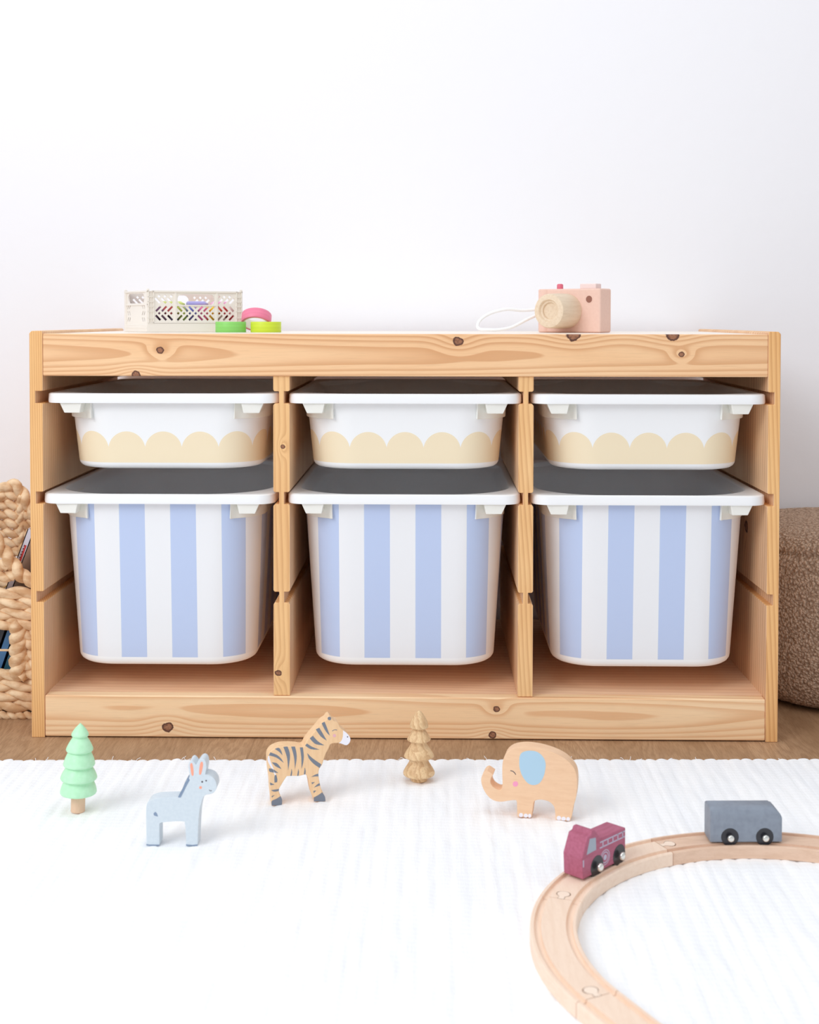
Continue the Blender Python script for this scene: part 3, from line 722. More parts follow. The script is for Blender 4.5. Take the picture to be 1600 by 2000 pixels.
def add_peg(parent, px_, py_, ang):
    """flat dog-bone peg at a joint; ang = heading of the peg"""
    ca, sa = math.cos(ang-PI/2), math.sin(ang-PI/2)
    def T(p, sc=1.0, off=0.0): x, y = p[0]*sc, (p[1]-off)*sc+off; return (px_+x*ca-y*sa, py_+x*sa+y*ca)
    bm = bmesh.new()
    out = [T(p) for p in peg_shape()]
    vs = [(x, y) for x, y in out]
    add_prism(bm, vs, TZ1-0.2, TZ1+0.022, axis='z')
    peg = finish('connector_peg', bm, m_peg, parent, 50)
    bm = bmesh.new(); big = [T((p[0]*1.14, p[1]+(0.06 if p[1] > 0.9 else 0)*1.0)) for p in peg_shape()]
    add_prism(bm, big, TZ1-0.2, TZ1+0.006, axis='z')
    finish('connector_gap', bm, m_gap, peg, 50)
def curve_track(a0, a1, mat, label):
    root = empty('curved_track', (0, 0, 0)); tag(root, label, 'train track', 'wooden train track pieces')
    n = 40; sec = track_section(); rings = []
    for i in range(n+1):
        a = math.radians(a0+(a1-a0)*i/n); ca, sa = math.cos(a), math.sin(a)
        rings.append([(CX+(RC+r)*ca, CY+(RC+r)*sa, z) for r, z in sec])
    bm = bmesh.new(); add_loft(bm, rings)
    finish('rail_bed', bm, mat, root, 30)
    return root
def on_ring(a, r=RC): a = math.radians(a); return CX+r*math.cos(a), CY+r*math.sin(a)
t1 = curve_track(160.6, 207.5, m_trk, 'pale curved wooden track piece at lower right, in front of the truck')
t2 = curve_track(115.2, 160.4, m_trk, 'curved wooden track piece under the burgundy truck')
t3 = curve_track(69.5, 115.0, m_trk2, 'pinkish curved wooden track piece under the grey wagon')
p = on_ring(160.5); add_peg(t1, p[0], p[1], math.radians(160.5-90))
p = on_ring(115.1); add_peg(t2, p[0], p[1], math.radians(115.1-90))
a = math.radians(207.6); px_, py_ = on_ring(207.6); dx_, dy_ = -math.sin(a), math.cos(a)
root = empty('straight_track', (0, 0, 0)); tag(root, 'straight wooden track piece cut off by the bottom edge of the picture', 'train track', 'wooden train track pieces')
bm = bmesh.new(); rings = []
for i in range(2):
    d = 0.04+14.4*i; rings.append([(px_+dx_*d+math.cos(a)*r, py_+dy_*d+math.sin(a)*r, z) for r, z in track_section()])
add_loft(bm, rings); finish('rail_bed', bm, m_trk, root, 30)
add_peg(root, px_, py_, a-PI/2)

# ------------------------------------------------------------------ toy vehicles
m_rubber = Mat('black_wheel_plastic', (44, 44, 50), 0.28, 0.5).m
m_hub = Mat('polished_axle_metal', (225, 224, 218), 0.18, 0.5, metal=0.9).m
def wheel(root, x, y, z, r=0.82, w=0.5, s=-1):
    """wheel standing in the x/z plane, facing y*s"""
    prof = [(0.05, 0.0), (r*0.92, 0.0), (r, w*0.15), (r, w*0.62), (r*0.93, w*0.82), (r*0.82, w*0.86), (r*0.70, w*0.72), (r*0.56, w*0.72), (r*0.52, w*0.86), (r*0.36, w*0.9), (0.05, w*0.9)]
    bm = lathe(prof, 40)
    bmesh.ops.rotate(bm, verts=bm.verts, matrix=Matrix.Rotation(-s*-PI/2, 3, 'X') if s < 0 else Matrix.Rotation(-PI/2, 3, 'X'))
    bmesh.ops.translate(bm, verts=bm.verts, vec=(x, y, z))
    wh = finish('wheel', bm, m_rubber, root, 30)
    prof = [(r*0.36, w*0.6), (r*0.36, w*0.92), (r*0.30, w*1.08), (r*0.18, w*1.2), (0.02, w*1.24)]
    bm = lathe(prof, 28)
    bmesh.ops.rotate(bm, verts=bm.verts, matrix=Matrix.Rotation(PI/2, 3, 'X') if s < 0 else Matrix.Rotation(-PI/2, 3, 'X'))
    bmesh.ops.translate(bm, verts=bm.verts, vec=(x, y, z)); finish('axle_cap', bm, m_hub, wh, 50)

# truck: local x = backwards along the body (front at x=0), y from 0 (near side) to W, z up from the track top
mtr = Mat('burgundy_stain', (166, 84, 122), 0.5, 0.4)
X = mtr.coords(); nn = mtr.noise(X[0]*0.6, X[1]*3, X[2]*4, 1.0, 4.0); mtr.color(mtr.mix(nn.smooth(0.3, 0.75), (178, 98, 124), (166, 86, 110))); m_burg = mtr.m
m_lilac = Mat('silver_lilac_print', (190, 184, 204), 0.5, 0.4).m
m_glass_paint = Mat('grey_window_print', (160, 170, 184), 0.4, 0.5).m
ta = math.radians(143.5)
ROT = TRUCK['yaw']
root = empty('toy_fire_truck', (TRUCK['pos'][0], TRUCK['pos'][1], TZ1), math.radians(ROT), 'burgundy wooden toy fire truck with printed ladder driving on the track', 'toy truck')
W = TRUCK['w']; L = TRUCK['l']; zb_ = 0.22
prof = [(0.0, zb_), (L, zb_), (L, 3.18), (2.75, 3.26), (1.85, 4.33), (1.40, 4.33), (1.22, 4.02), (0.72, 3.95), (-0.12, 2.2)]
bm = bmesh.new(); add_prism(bm, prof, 0, W); finish('body', bm, m_burg, root, 25, 0.10, 3, 15)
patch('window', [[(0.56, 2.36), (2.05, 2.42), (1.98, 3.58), (1.05, 3.72)]], m_glass_paint, root, False)
lad = [[(2.66, 2.86), (6.68, 2.82), (6.68, 2.94), (2.66, 2.98)], [(2.62, 2.34), (6.68, 2.30), (6.68, 2.42), (2.62, 2.46)]]
for i in range(5): xx = 3.05+i*0.80; lad.append([(xx, 2.36), (xx+0.14, 2.36), (xx+0.14, 2.92), (xx, 2.92)])
patch('ladder_print', lad, m_lilac, root, False)
cxx, czz = 3.48, 1.28
def circle(cx_, cz_, r, n=28): return [(cx_+r*math.cos(2*PI*i/n), cz_+r*math.sin(2*PI*i/n)) for i in range(n)]
bm = bmesh.new()
for ro, ri in ((0.74, 0.66), (0.54, 0.44), (0.26, 0.0)):
    if ri: plate(bm, circle(cxx, czz, ro), [circle(cxx, czz, ri)], -0.012, 0.03)
    else: add_prism(bm, circle(cxx, czz, ro), -0.012, 0.03)
finish('hose_reel_print', bm, m_lilac, root, 60)
patch('headlight', [[(0.02, 1.35), (0.16, 1.35), (0.16, 2.0), (0.0, 2.0)]], m_lilac, root, False)
WR = TRUCK['wr']
for xx in (2.2, 5.75):
    wheel(root, xx, -0.02, WR-0.22, WR, 0.5, -1); wheel(root, xx, W+0.02, WR-0.22, WR, 0.5, 1)

mwg = Mat('slate_wagon_paint', (122, 134, 152), 0.5, 0.4)
X = mwg.coords(); nn = mwg.noise(X[0]*1.5, X[1]*1.5, X[2]*1.5, 1.0, 4.0); mwg.color(mwg.mix(nn.smooth(0.3, 0.75), (140, 149, 162), (130, 138, 151))); m_slate = mwg.m
root = empty('toy_wagon', (WAGON['pos'][0], WAGON['pos'][1], TZ1), math.radians(WAGON['yaw']), 'slate grey wooden toy wagon with black wheels standing on the track', 'toy wagon')
W = WAGON['w']; L = WAGON['l']; H = WAGON['h']
sec = [(0.0, 0.22), (W, 0.22), (W, H-0.75)]
for i in range(1, 7): a = PI/2*i/6; sec.append((W-0.75+0.75*math.cos(a), H-0.75+0.75*math.sin(a)))
for i in range(0, 6): a = PI/2+PI/2*i/6; sec.append((0.75+0.75*math.cos(a), H-0.75+0.75*math.sin(a)))
sec.append((0.0, H-0.75))
def wr(x, top, ins=0.0): return [(x, min(max(a, ins), W-ins), min(b, top)) for a, b in sec]
rings = [wr(0.0, H-0.22, 0.10), wr(0.10, H-0.08, 0.02), wr(0.28, H), wr(L-0.95, H), wr(L-0.55, H-0.28), wr(L-0.2, H-0.68), wr(L-0.03, H-1.05, 0.03), wr(L, H-1.2, 0.10)]
bm = bmesh.new(); add_loft(bm, rings); finish('body', bm, m_slate, root, 35)
for xx in WAGON['wx']:
    wheel(root, xx, -0.02, WAGON['wr']-0.22, WAGON['wr'], 0.5, -1); wheel(root, xx, W+0.02, WAGON['wr']-0.22, WAGON['wr'], 0.5, 1)

# ------------------------------------------------------------------ toy camera on the shelf
TOP = 51.63
m_pink = Mat('dusty_pink_paint', (226, 186, 170), 0.5, 0.35)
X = m_pink.coords(); nn = m_pink.noise(X[0]*2, X[1]*2, X[2]*2, 1.0, 4.0); m_pink.color(m_pink.mix(nn.smooth(0.3, 0.7), (236, 201, 186), (233, 197, 182))); m_pink = m_pink.m
m_lens = wood_soft('pale_beech_lens', (232, 213, 188), (210, 184, 156), 1, 3.0, 0.5)
CW, CT, CH = 10.5, 3.3, 6.25
yaw = -math.radians(36)
root = empty('toy_camera', (CAMERA['pos'][0], CAMERA['pos'][1], TOP+0.02), yaw, 'dusty pink wooden toy camera with natural wood lens on top of the shelf', 'toy camera')
bm = bmesh.new(); add_prism(bm, [(1.2, 0), (CW, 0), (CW, CH), (1.2, CH)], 0, CT)
finish('body', bm, m_pink, root, 30, 0.28, 4, 40)
bm = bmesh.new()
outl = []
for i in range(17): a = PI*1.0*i/16+PI; outl.append((1.15+1.15*math.cos(a), CT/2-0.35+(CT/2-0.1)*math.sin(a)*1.0))
outl = [(1.15+1.15*math.cos(PI+PI*i/16), 0.9+1.15*math.sin(PI+PI*i/16)) for i in range(17)] + [(2.3, CT), (0.25, CT), (0.0, CT-0.25)]
add_prism(bm, outl, 0, CH, axis='z'); finish('hand_grip', bm, m_pink, root, 40, 0.2, 3, 50)
LXc, LZc = 5.05, 3.05
def lens_lathe(prof, mat, nm, par):
    bm = lathe(prof, 64); bmesh.ops.rotate(bm, verts=bm.verts, matrix=Matrix.Rotation(PI/2, 3, 'X'))
    bmesh.ops.translate(bm, verts=bm.verts, vec=(LXc, 0.0, LZc)); return finish(nm, bm, mat, par, 40)
LL = 5.0
lens_lathe([(2.46, -0.05), (2.50, 0.1), (2.50, LL*0.5), (2.42, LL-0.35), (2.32, LL-0.1), (2.05, LL), (1.62, LL), (1.54, LL-0.1), (1.46, LL-0.35), (1.28, LL-0.38), (1.2, LL-0.42), (1.14, LL-0.7), (0.4, LL-0.72), (0.02, LL-0.72)], m_lens, 'lens', root)
m_btn = Mat('raspberry_paint', (222, 110, 130), 0.4, 0.4).m
bm = lathe([(0.46, 0), (0.46, 0.62), (0.40, 0.72), (0.28, 0.78), (0.02, 0.78)], 28); bmesh.ops.translate(bm, verts=bm.verts, vec=(3.0, CT*0.5, CH-0.02))
finish('shutter_button', bm, m_btn, root, 40)
m_blush = Mat('blush_paint', (240, 220, 216), 0.5, 0.35).m
finish('flash_block', box(6.7, 9.3, 0.9, 2.5, CH-0.02, CH+0.72), m_blush, root, 30, 0.12, 3)
m_hole = Mat('viewfinder_hole_shade', (150, 104, 90), 0.6, 0.2).m  # shade inside the open viewfinder hole, painted as a flat brown disc
bm = bmesh.new(); plate(bm, circle(8.72, 4.72, 0.62, 32), [circle(8.72, 4.72, 0.5, 32)], -0.03, 0.02); vf = finish('viewfinder', bm, m_pink, root, 40)
bm = bmesh.new(); add_prism(bm, circle(8.72, 4.72, 0.5, 32), -0.012, 0.0); finish('viewfinder_hole_disc', bm, m_hole, vf, 40)
# wrist cord
m_cord = Mat('white_cord', (246, 248, 250), 0.6, 0.3); X = m_cord.coords(); m_cord.bump((X[0]*30+X[2]*20).sin(), 0.0003, 0.3); m_cord = m_cord.m
cp = [(p[0], p[1], p[2]+0.12) for p in CAMERA['cord']]
inv = Matrix.Rotation(-yaw, 3, 'Z')
path = []
for p in smooth_loop(cp, 8, False):
    v = inv @ Vector((p[0]-CAMERA['pos'][0], p[1]-CAMERA['pos'][1], p[2]-TOP)); path.append(tuple(v))
finish('wrist_cord', tube(path, 0.235, 12), m_cord, root, 70)

# ------------------------------------------------------------------ washi tapes
def tape(name, loc, color, label, rot=None):
    m = Mat('tape_'+name, color, 0.45, 0.4); X = m.coords(); r_ = (X[0]*X[0]+X[1]*X[1]).sqrt()
    m.color(m.mix((X[2]*12).sin()*0.08+0.08, color, tuple(int(v*0.82) for v in color)))
    core = Mat('tape_core', (240, 236, 228), 0.7, 0.2).m
    R, r, w = 2.18, 1.72, 1.5
    root = empty('tape_roll', loc); tag(root, label, 'tape roll', 'rolls of decorative tape')
    if rot: root.rotation_euler = rot
    sec = [(R, 0), (R, w), (r+0.12, w), (r+0.12, 0)]
    for nm, s_, mm in (('tape_winding', [(R-0.02, 0), (R, 0.03), (R, w-0.03), (R-0.02, w), (r+0.13, w), (r+0.13, 0)], m.m), ('cardboard_core', [(r+0.128, 0.01), (r+0.128, w-0.01), (r, w-0.01), (r, 0.01)], core)):
        bm = bmesh.new(); n = 64
        rings = [[(a*math.cos(2*PI*i/n), a*math.sin(2*PI*i/n), b) for a, b in s_] for i in range(n)]
        add_loft(bm, rings, closed=True); finish(nm, bm, mm, root, 40)
    return root
TY = 22.0
tape('green', (-25.2, TY, TOP), (140, 212, 108), 'green tape roll lying flat beside the crate')
tape('lime', (-20.15, TY, TOP), (206, 226, 60), 'lime yellow tape roll lying flat, the roll farthest from the crate')
yc, zc = TY+3.25, TOP+1.82
tape('pink', (-21.95, yc-0.75*0.5, zc-0.75*0.866), (238, 130, 160), 'pink tape roll leaning on top of the green and lime rolls', (-PI/6, 0, 0))

# ------------------------------------------------------------------ folding crate
m_crate = Mat('oatmeal_plastic', (238, 233, 225), 0.45, 0.4).m
L1, L2, CHT = 14.6, 10.4, 5.9
cyaw = math.radians(31)
crate = empty('lattice_crate', (-36.9, 20.6, TOP), cyaw, 'oatmeal beige plastic lattice crate holding coloured markers on top of the shelf', 'crate')
def slot(cx_, cz_, ln=1.15, w=0.34, ang=45):
    a = math.radians(ang); ca, sa = math.cos(a), math.sin(a)
    return [(cx_+u*ca-v*sa, cz_+u*sa+v*ca) for u, v in ((-ln/2, -w/2), (ln/2, -w/2), (ln/2, w/2), (-ln/2, w/2))]
def stadium(x0, x1, z0, z1, n=9):
    r = (z1-z0)/2; return [(x1-r+r*math.cos(-PI/2+PI*i/n), z0+r+r*math.sin(-PI/2+PI*i/n)) for i in range(n+1)] + [(x0+r+r*math.cos(PI/2+PI*i/n), z0+r+r*math.sin(PI/2+PI*i/n)) for i in range(n+1)]
def zx(v): return 0.9+(v-385)*(L1-1.9)/(1105-385.0)
def zz(v): return (490-v)*5.95/370.0
def long_panel(xf):
    H_ = []
    def add(cx_, cy_, ang, ln=1.02, w=0.33): H_.append(slot(zx(cx_), zz(cy_), ln, w, ang))
    for x in (437, 487, 540): add(x, 170, 45, 0.36, 0.36)
    for x in (425, 477, 528): add(x, 210, -45)
    for x in (430, 480, 530): add(x, 283, 45)
    for x in (438, 490, 540): add(x, 322, 45, 0.33, 0.33)
    for x in (428, 478, 530): add(x, 362, -45)
    for x in (612, 662, 712): add(x, 283, -45); add(x, 362, 45)
    for x in (790, 840, 890): add(x, 283, 45); add(x, 362, -45)
    for x in (600, 650, 700, 750, 800, 850, 900): add(x, 322, 45, 0.33, 0.33)
    H_.append([(zx(735), zz(264)), (zx(766), zz(264)), (zx(750), zz(284))][::-1]); H_.append([(zx(733), zz(386)), (zx(768), zz(386)), (zx(750), zz(364))])
    for x in (963, 1013, 1065): add(x, 283, -45); add(x, 362, 45)
    for x in (957, 1005, 1052): add(x, 322, 45, 0.33, 0.33)
    for x in (955, 1003, 1050): add(x, 172, 45, 0.36, 0.36)
    for x in (968, 1018, 1068): add(x, 212, 45)
    H_.append(stadium(zx(592), zx(915), zz(246), zz(150)))
    bm = bmesh.new()
    plate(bm, [(0.3, 1.35), (L1-0.3, 1.35), (L1-0.3, 5.9), (0.3, 5.9)], H_, 0.10, 0.28, xf)
    def b(x0, x1, z0, z1, y0=-0.06, y1=0.3):
        vv = add_box(bm, x0, x1, y0, y1, z0, z1)
        for v in vv: v.co = Vector(xf(tuple(v.co)))
    b(0.75, L1-0.75, 5.72, 5.95); b(0.75, L1-0.75, 1.30, 1.48); b(zx(566), zx(584), 1.4, 5.8, 0.0, 0.3); b(zx(926), zx(942), 1.4, 5.8, 0.0, 0.3)
    b(zx(584), zx(926), zz(256), zz(246), -0.02, 0.3)
    for s in (0.12, L1-1.0):
        b(s, s+0.12, 1.2, 5.9); b(s+0.42, s+0.5, 1.2, 5.9, -0.02, 0.3); b(s+0.78, s+0.88, 1.2, 5.9)
        for z in (1.25, 1.95, 2.9, 3.6, 4.3, 5.0, 5.8): b(s, s+0.88, z, z+0.09)
    return bm
def side_panel_mesh(xf):
    H_ = []; W_ = L2
    for cx_ in (1.9, W_-1.9):
        sg = 1 if cx_ < W_/2 else -1
        for q in (-0.3, 0.35):
            for z in (1.7, 2.6, 3.5): H_.append(slot(cx_+q*1.25, z+0.1, 0.75, 0.26, 52*sg if z != 2.6 else -52*sg))
    H_.append(stadium(1.6, W_-1.6, 4.15, 5.55))
    bm = bmesh.new(); plate(bm, [(0.3, 0.1), (W_-0.3, 0.1), (W_-0.3, 5.9), (0.3, 5.9)], H_, 0.10, 0.28, xf)
    def b(x0, x1, z0, z1, y0=-0.06, y1=0.3):
        vv = add_box(bm, x0, x1, y0, y1, z0, z1)
        for v in vv: v.co = Vector(xf(tuple(v.co)))
    b(0.1, W_-0.1, 5.72, 5.95); b(0.1, W_-0.1, 3.85, 4.02, -0.03, 0.3); b(0.1, W_-0.1, 0.55, 0.68); b(0.1, 0.9, 0.1, 5.9, -0.02, 0.3); b(W_-0.9, W_-0.1, 0.1, 5.9, -0.02, 0.3)
    return bm
finish('long_wall', long_panel(lambda p: (p[0], p[1], p[2])), m_crate, crate, 30)
finish('long_wall', long_panel(lambda p: (L1-p[0], L2-p[1], p[2])), m_crate, crate, 30)
finish('short_wall', side_panel_mesh(lambda p: (p[1], L2-p[0], p[2])), m_crate, crate, 30)
finish('short_wall', side_panel_mesh(lambda p: (L1-p[1], p[0], p[2])), m_crate, crate, 30)
bm = bmesh.new(); add_box(bm, 0.0, L1, 0.0, L2, 0.88, 1.08); add_box(bm, 0.0, 0.22, 0.0, L2, 0.0, 1.0); add_box(bm, L1-0.22, L1, 0.0, L2, 0.0, 1.0)
for a_ in ((0, L1, -0.02, 0.22), (0, L1, L2-0.22, L2+0.02)): add_box(bm, a_[0], a_[1], a_[2], a_[3], 0.0, 1.28)
finish('base', bm, m_crate, crate, 30, 0.05)
for (px0, py0) in ((0, 0), (L1-0.35, 0), (0, L2-0.35), (L1-0.35, L2-0.35)):
    finish('corner_peg', box(px0, px0+0.35, py0, py0+0.35, 5.9, 6.2), m_crate, crate, 30, 0.05)
cols = [('deep purple', (120, 84, 122)), ('plum grey', (140, 110, 136)), ('slate purple', (120, 112, 146)), ('olive green', (160, 184, 92)), ('indigo', (110, 102, 168)), ('bright pink', (236, 120, 176)), ('golden yellow', (240, 204, 40)), ('warm grey', (206, 198, 188)), ('crimson', (202, 52, 62))]
cols2 = [('dusky mauve', (156, 116, 150)), ('coral red', (224, 96, 100)), ('lime green', (196, 214, 92)), ('periwinkle', (120, 128, 216)), ('rose', (232, 116, 160)), ('amber yellow', (246, 208, 30)), ('scarlet', (214, 60, 66))]
def marker(i, nm, c, lx, lz):
    m = Mat('marker_'+nm.replace(' ', '_'), c, 0.4, 0.4).m
    a_ = crate.matrix_basis
    root = empty('marker_pen', (0, 0, 0)); tag(root, '%s marker pen lying inside the beige lattice crate' % nm, 'marker pen', 'markers in the crate')
    ca, sa = math.cos(cyaw), math.sin(cyaw); ly = 0.75
    root.location = Vector((-36.9+lx*ca-ly*sa, 20.6+lx*sa+ly*ca, TOP+lz))*S; root.rotation_euler = (-PI/2, 0, cyaw)
    finish('barrel', lathe([(0.5, 2.4), (0.66, 2.45), (0.66, 8.6), (0.55, 8.75)], 20), m, root, 40)
    finish('cap', lathe([(0.40, 0), (0.62, 0.12), (0.70, 0.4), (0.70, 2.5), (0.6, 2.6)], 20), m, root, 40)
for i, (nm, c) in enumerate(cols): marker(i, nm, c, 1.35+i*1.48, 1.80)
for i, (nm, c) in enumerate(cols2): marker(i, nm, c, 2.1+i*1.72, 3.02 if i % 2 == 0 else 3.04)
m_crayon = Mat('pale_lime_card', (216, 228, 132), 0.5, 0.3).m
def crayon(nm, c, lx0, lx1, z, tilt):
    m = Mat('crayon_'+nm.replace(' ', '_'), c, 0.5, 0.3).m
    ca, sa = math.cos(cyaw), math.sin(cyaw); ly = 2.6
    pts = [(-36.9+lx*ca-ly*sa, 20.6+lx*sa+ly*ca, TOP+zz_) for lx, zz_ in ((lx0, z), (lx1, z+tilt))]
    a_, b_ = Vector(pts[0]), Vector(pts[1])
    bm = tube([a_, a_.lerp(b_, 0.04), a_.lerp(b_, 0.84), a_.lerp(b_, 0.85), b_], lambda t: 0.3 if t == 0 else (0.42 if t < 0.6 else (0.34 if t < 0.9 else 0.12)), 14)
    o = finish('highlighter_pen', bm, m, None, 40); tag(o, '%s slim pen lying across the markers in the crate, seen through the handle hole' % nm, 'pen', 'slim pens in the crate')
crayon('pale lime', (218, 230, 140), 3.0, 6.6, 4.06, -0.02); crayon('pale violet', (180, 176, 232), 6.9, 10.2, 4.06, 0.02); crayon('pastel pink', (238, 176, 214), 13.2, 10.6, 4.06, 0.02)

# ------------------------------------------------------------------ woven basket
mb = Mat('water_hyacinth', (206, 170, 128), 0.72, 0.2)
t = mb.nt.nodes.new('ShaderNodeUVMap'); t.uv_map = 'UVMap'; s_ = mb.nt.nodes.new('ShaderNodeSeparateXYZ'); mb.nt.links.new(t.outputs[0], s_.inputs[0])
u = N(mb.nt, s_.outputs[0]); v = N(mb.nt, s_.outputs[1])
X = mb.coords()
fib = mb.noise(u*0.25, v*22.0, 0.0, 1.0, 4.0, 0.6)
tone = mb.noise(X[0]*0.5, X[1]*0.5, X[2]*1.0, 1.0, 3.0)
c = mb.mix(tone.smooth(0.3, 0.7), (244, 218, 182), (206, 164, 122)); c = mb.mix(fib.smooth(0.48, 0.72)*0.85, c, (170, 120, 82))
mb.color(c); mb.bump(fib, 0.0012, 0.6); m_bask = mb.m
def rope(bm, path, R, pitch, phase=0.0, strands=2, seg=9, leaf=0.70):
    """thick twisted strands wound round a path, bulging like plaited leaves"""
    L = [0.0]
    for a_, b_ in zip(path, path[1:]): L.append(L[-1]+(Vector(b_)-Vector(a_)).length)
    n = max(int(L[-1]/0.28), 3); P = []
    j = 0
    for i in range(n+1):
        d = L[-1]*i/n
        while j < len(L)-2 and L[j+1] < d: j += 1
        f = (d-L[j])/max(L[j+1]-L[j], 1e-6); P.append(Vector(path[j]).lerp(Vector(path[j+1]), min(max(f, 0), 1)))
    F = frames(P)
    for s in range(strands):
        pp = []; rad = []
        for i, (p, tt, a_, b_) in enumerate(F):
            th_ = 2*PI*(L[-1]*i/n)/pitch + 2*PI*s/strands + phase
            pp.append(p + a_*(math.cos(th_)*R*0.50) + b_*(math.sin(th_)*R*0.42))
            rad.append(R*leaf*(0.84+0.30*math.sin(th_)+0.10*noise.noise(p*0.8)))
        nn_ = len(pp)-1
        tube([tuple(q) for q in pp], lambda t_: rad[min(int(round(t_*nn_)), nn_)], seg, bm, uv=random.random()*9, flen=0.28)
bask = empty('woven_basket', (0, 0, 0)); tag(bask, 'plaited water hyacinth basket with arched rims beside the left end of the shelf', 'basket')
BX0, BX1, BY0, BY1 = -67.2, -49.2, 7.9, 26.0
def arch(x):
    d = abs(x+58.2)
    if d < 1.0: return 29.0
    if d > 8.2: return 18.6
    t_ = (d-1.0)/7.2; return 18.6+10.4*(1-t_)**1.35
pit = 6.8
def panel(yc_, opening, name):
    bm = bmesh.new(); z = 0.95; k = 0
    rows = [(0.45, 0.55, 2.2)]
    zz_ = 1.75
    while zz_ < 18.2: rows.append((zz_, 0.80, pit)); zz_ += 1.38
    for (z, R, pt) in rows:
        ph = k*0.9+random.random()*0.4; k += 1
        if opening and 6.2 < z < 12.4:
            rope(bm, [(-55.0+3.1, yc_, z), (BX1, yc_, z)], R, 2.6, ph); rope(bm, [(BX0, yc_, z), (-64.4, yc_, z)], R, 2.6, ph)
        else: rope(bm, [(BX0, yc_, z), (BX1, yc_, z)], R, pt, ph)
    z = 19.2
    while z < 28.4:
        xr = [x*0.1-67 for x in range(0, 180) if arch(x*0.1-67) > z+0.9]
        if len(xr) > 8:
            if opening and z > 20.0 and z < 25.5:
                m0, m1 = -62.2, -54.6
                if m0-xr[0] > 1: rope(bm, [(xr[0], yc_, z), (m0, yc_, z)], 0.78, 3.2, z)
                if xr[-1]-m1 > 1: rope(bm, [(m1, yc_, z), (xr[-1], yc_, z)], 0.78, 3.2, z)
            else: rope(bm, [(xr[0], yc_, z), (xr[-1], yc_, z)], 0.78, 3.4, z)
        z += 1.4
    path = [(x*0.5, yc_-0.1, arch(x*0.5)) for x in range(int(BX0*2), int(BX1*2)+2)]
    rope(bm, path, 0.95, 4.2, 0.5)
    if opening:
        tube([(-66, yc_, 9.2), (-51, yc_, 9.2)], 0.16, 8, bm, uv=1.0); tube([(-66, yc_, 6.3), (-51, yc_, 6.3)], 0.34, 8, bm, uv=2.0)
        rope(bm, [(-51.3, yc_-0.35, 5.6), (-51.3, yc_-0.35, 13.0)], 1.25, 3.0, 0.3); rope(bm, [(-65.2, yc_-0.35, 5.6), (-65.2, yc_-0.35, 13.0)], 1.25, 3.0, 0.3)
    for x in (-56.6,) if not opening else (): rope(bm, [(x, yc_-0.5, 19), (x, yc_-0.5, 27.6)], 0.6, 3.0, 1.0)
    return finish(name, bm, m_bask, bask, 80)
panel(BY0, True, 'front_wall'); panel(BY1, False, 'back_wall')
for xs_ in (BX0, BX1):
    bm = bmesh.new(); zz_ = 0.6; k = 0
    while zz_ < 18.4: rope(bm, [(xs_, BY0, zz_), (xs_, BY1, zz_)], 0.80, 3.6, k*1.1); zz_ += 1.38; k += 1
    rope(bm, [(xs_, BY0, 18.9), (xs_, BY1, 18.9)], 0.9, 4.0, 0.2)
    finish('side_wall', bm, m_bask, bask, 80)
finish('bottom', box(BX0, BX1, BY0, BY1, 0.15, 0.6), m_bask, bask, 30)
# books and magazines in the basket
bk = [('dark grey', (62, 62, 70), -65.9, 14.5), ('brick red', (140, 78, 80), -64.3, 13.8), ('ochre', (190, 150, 80), -62.8, 14.6), ('charcoal', (58, 60, 68), -58.7, 12.6), ('steel blue', (76, 122, 168), -57.4, 13.0), ('dark teal', (48, 96, 116), -56.1, 12.4)]
m_pages = Mat('page_block', (226, 222, 212), 0.8, 0.1).m
def book(nm, c, x, h, label, w=1.1, y0=9.6, dpt=14.5, tilt=0.34, cat='book', z=1.2):
    m = Mat('cover_'+nm.replace(' ', '_'), c, 0.4, 0.4).m
    root = empty('book' if cat == 'book' else 'magazine', (x, y0, z)); root.rotation_euler = (0, tilt, 0); tag(root, label, cat, 'books and magazines in the basket')
    bm = bmesh.new(); add_box(bm, 0, 0.12, 0, dpt, 0, h); add_box(bm, w-0.12, w, 0, dpt, 0, h); add_box(bm, 0, w, 0, 0.12, 0, h)
    finish('cover', bm, m, root, 30); finish('pages', box(0.12, w-0.12, 0.12, dpt-0.3, 0.15, h-0.2), m_pages, root, 30)
    return root
for nm, c, x, h in bk: book(nm, c, x, h, '%s book standing tilted in the woven basket' % nm)
mg = book('silver grey', (206, 208, 224), -60.0, 25.6, 'silver grey magazine poking up between basket rim and shelf', 0.9, 10.2, 13.0, 0.36, 'magazine')
bm = bmesh.new()
add_box(bm, 0.42, 0.66, -0.02, 0.0, 19.0, 23.4); finish('title_strip', bm, Mat('title_red', (196, 60, 64), 0.5).m, mg, 30)
bm = bmesh.new()
for i in range(7): add_box(bm, 0.30, 0.42, -0.022, 0.0, 20.6+i*0.42, 20.86+i*0.42)
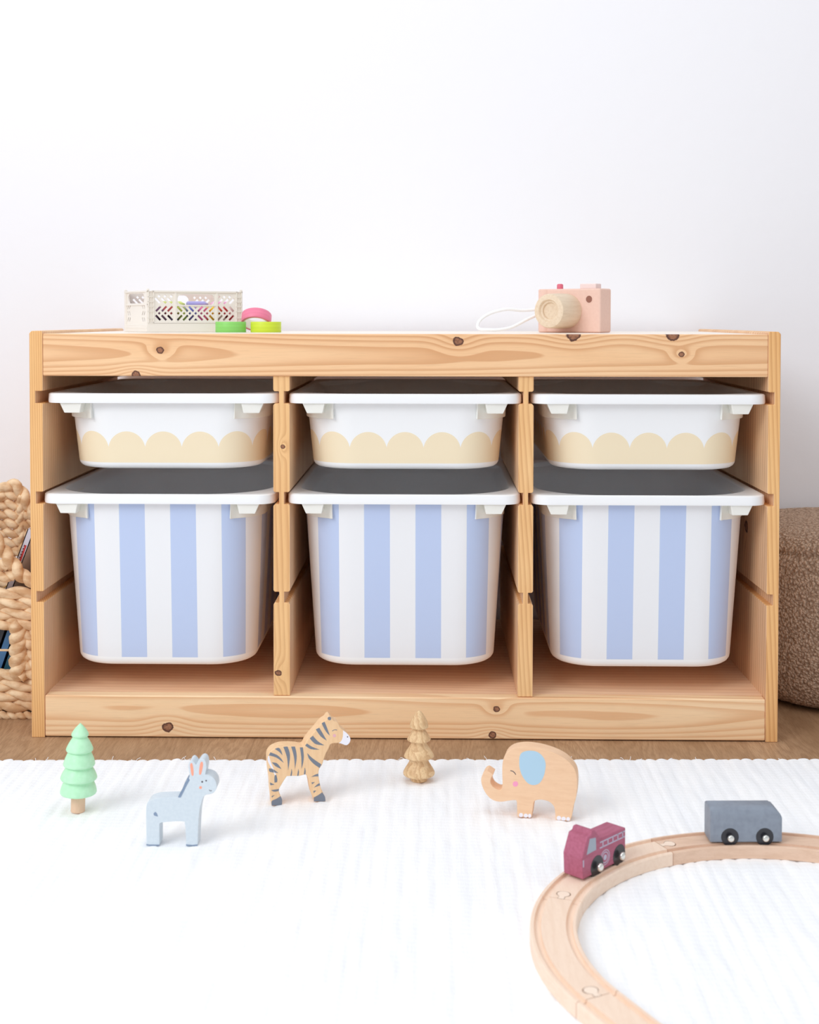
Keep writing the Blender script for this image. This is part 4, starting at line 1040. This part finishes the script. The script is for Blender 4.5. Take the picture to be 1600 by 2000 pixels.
finish('small_print', bm, Mat('ink', (60, 62, 74), 0.5).m, mg, 30)

# ------------------------------------------------------------------ boucle pouf
mp_ = Mat('taupe_boucle', (176, 144, 122), 0.95, 0.1)
X = mp_.coords()
wv_ = mp_.noise(X[0]*0.8, X[1]*0.8, X[2]*0.8, 1.0, 2.0)
v1 = mp_.voronoi(X[0]+wv_*0.8, X[1]+wv_*0.6, X[2]+wv_*0.7, 2.6); v2 = mp_.voronoi(X[0]+wv_, X[1]+3, X[2]+wv_, 5.0)
c = mp_.mix(v1.smooth(0.25, 0.75), (222, 192, 168), (174, 144, 122)); mp_.color(c)
mp_.bump((v1*-1.0)+v2*-0.45, 0.006, 0.85); m_bcl = mp_.m
HX, HY, HZ = 24.0, 17.6, 12.1
pcx, pcy, pcz = 72.8, 26.9, 12.2
bm = bmesh.new(); nu, nv = 230, 62
rings = []
def sup(a, e): c_ = math.cos(a); return math.copysign(abs(c_)**e, c_)
for j in range(1, nv):
    ph = -PI/2+PI*j/nv; cz = math.copysign(abs(math.sin(ph))**0.28, math.sin(ph)); cr = abs(math.cos(ph))**(0.12 if ph < 0 else 0.20)
    ring = []
    for i in range(nu):
        a = 2*PI*i/nu; x = math.copysign(abs(math.cos(a))**0.62, math.cos(a))*cr; y = math.copysign(abs(math.sin(a))**0.62, math.sin(a))*cr
        zz1 = pcz+HZ*cz; bulge = 1.0 + 0.012*math.sin(PI*(zz1/24.3))
        if 20.6 < zz1 < 22.0: bulge -= 0.022*math.exp(-((zz1-21.4)/0.3)**2)
        p = Vector((pcx+HX*x*bulge, pcy+HY*y*bulge, zz1))
        d = noise.noise(p*1.5)*0.10+noise.noise(p*3.2)*0.07
        nrm_ = Vector((x, y, cz*0.8)).normalized(); q = p+nrm_*d
        ring.append((q.x, q.y, max(q.z, 0.02)))
    rings.append(ring)
add_loft(bm, rings)
o = finish('pouf', bm, m_bcl, None, 80)
tag(o, 'taupe boucle pouf with rounded corners beside the right end of the shelf', 'pouf')
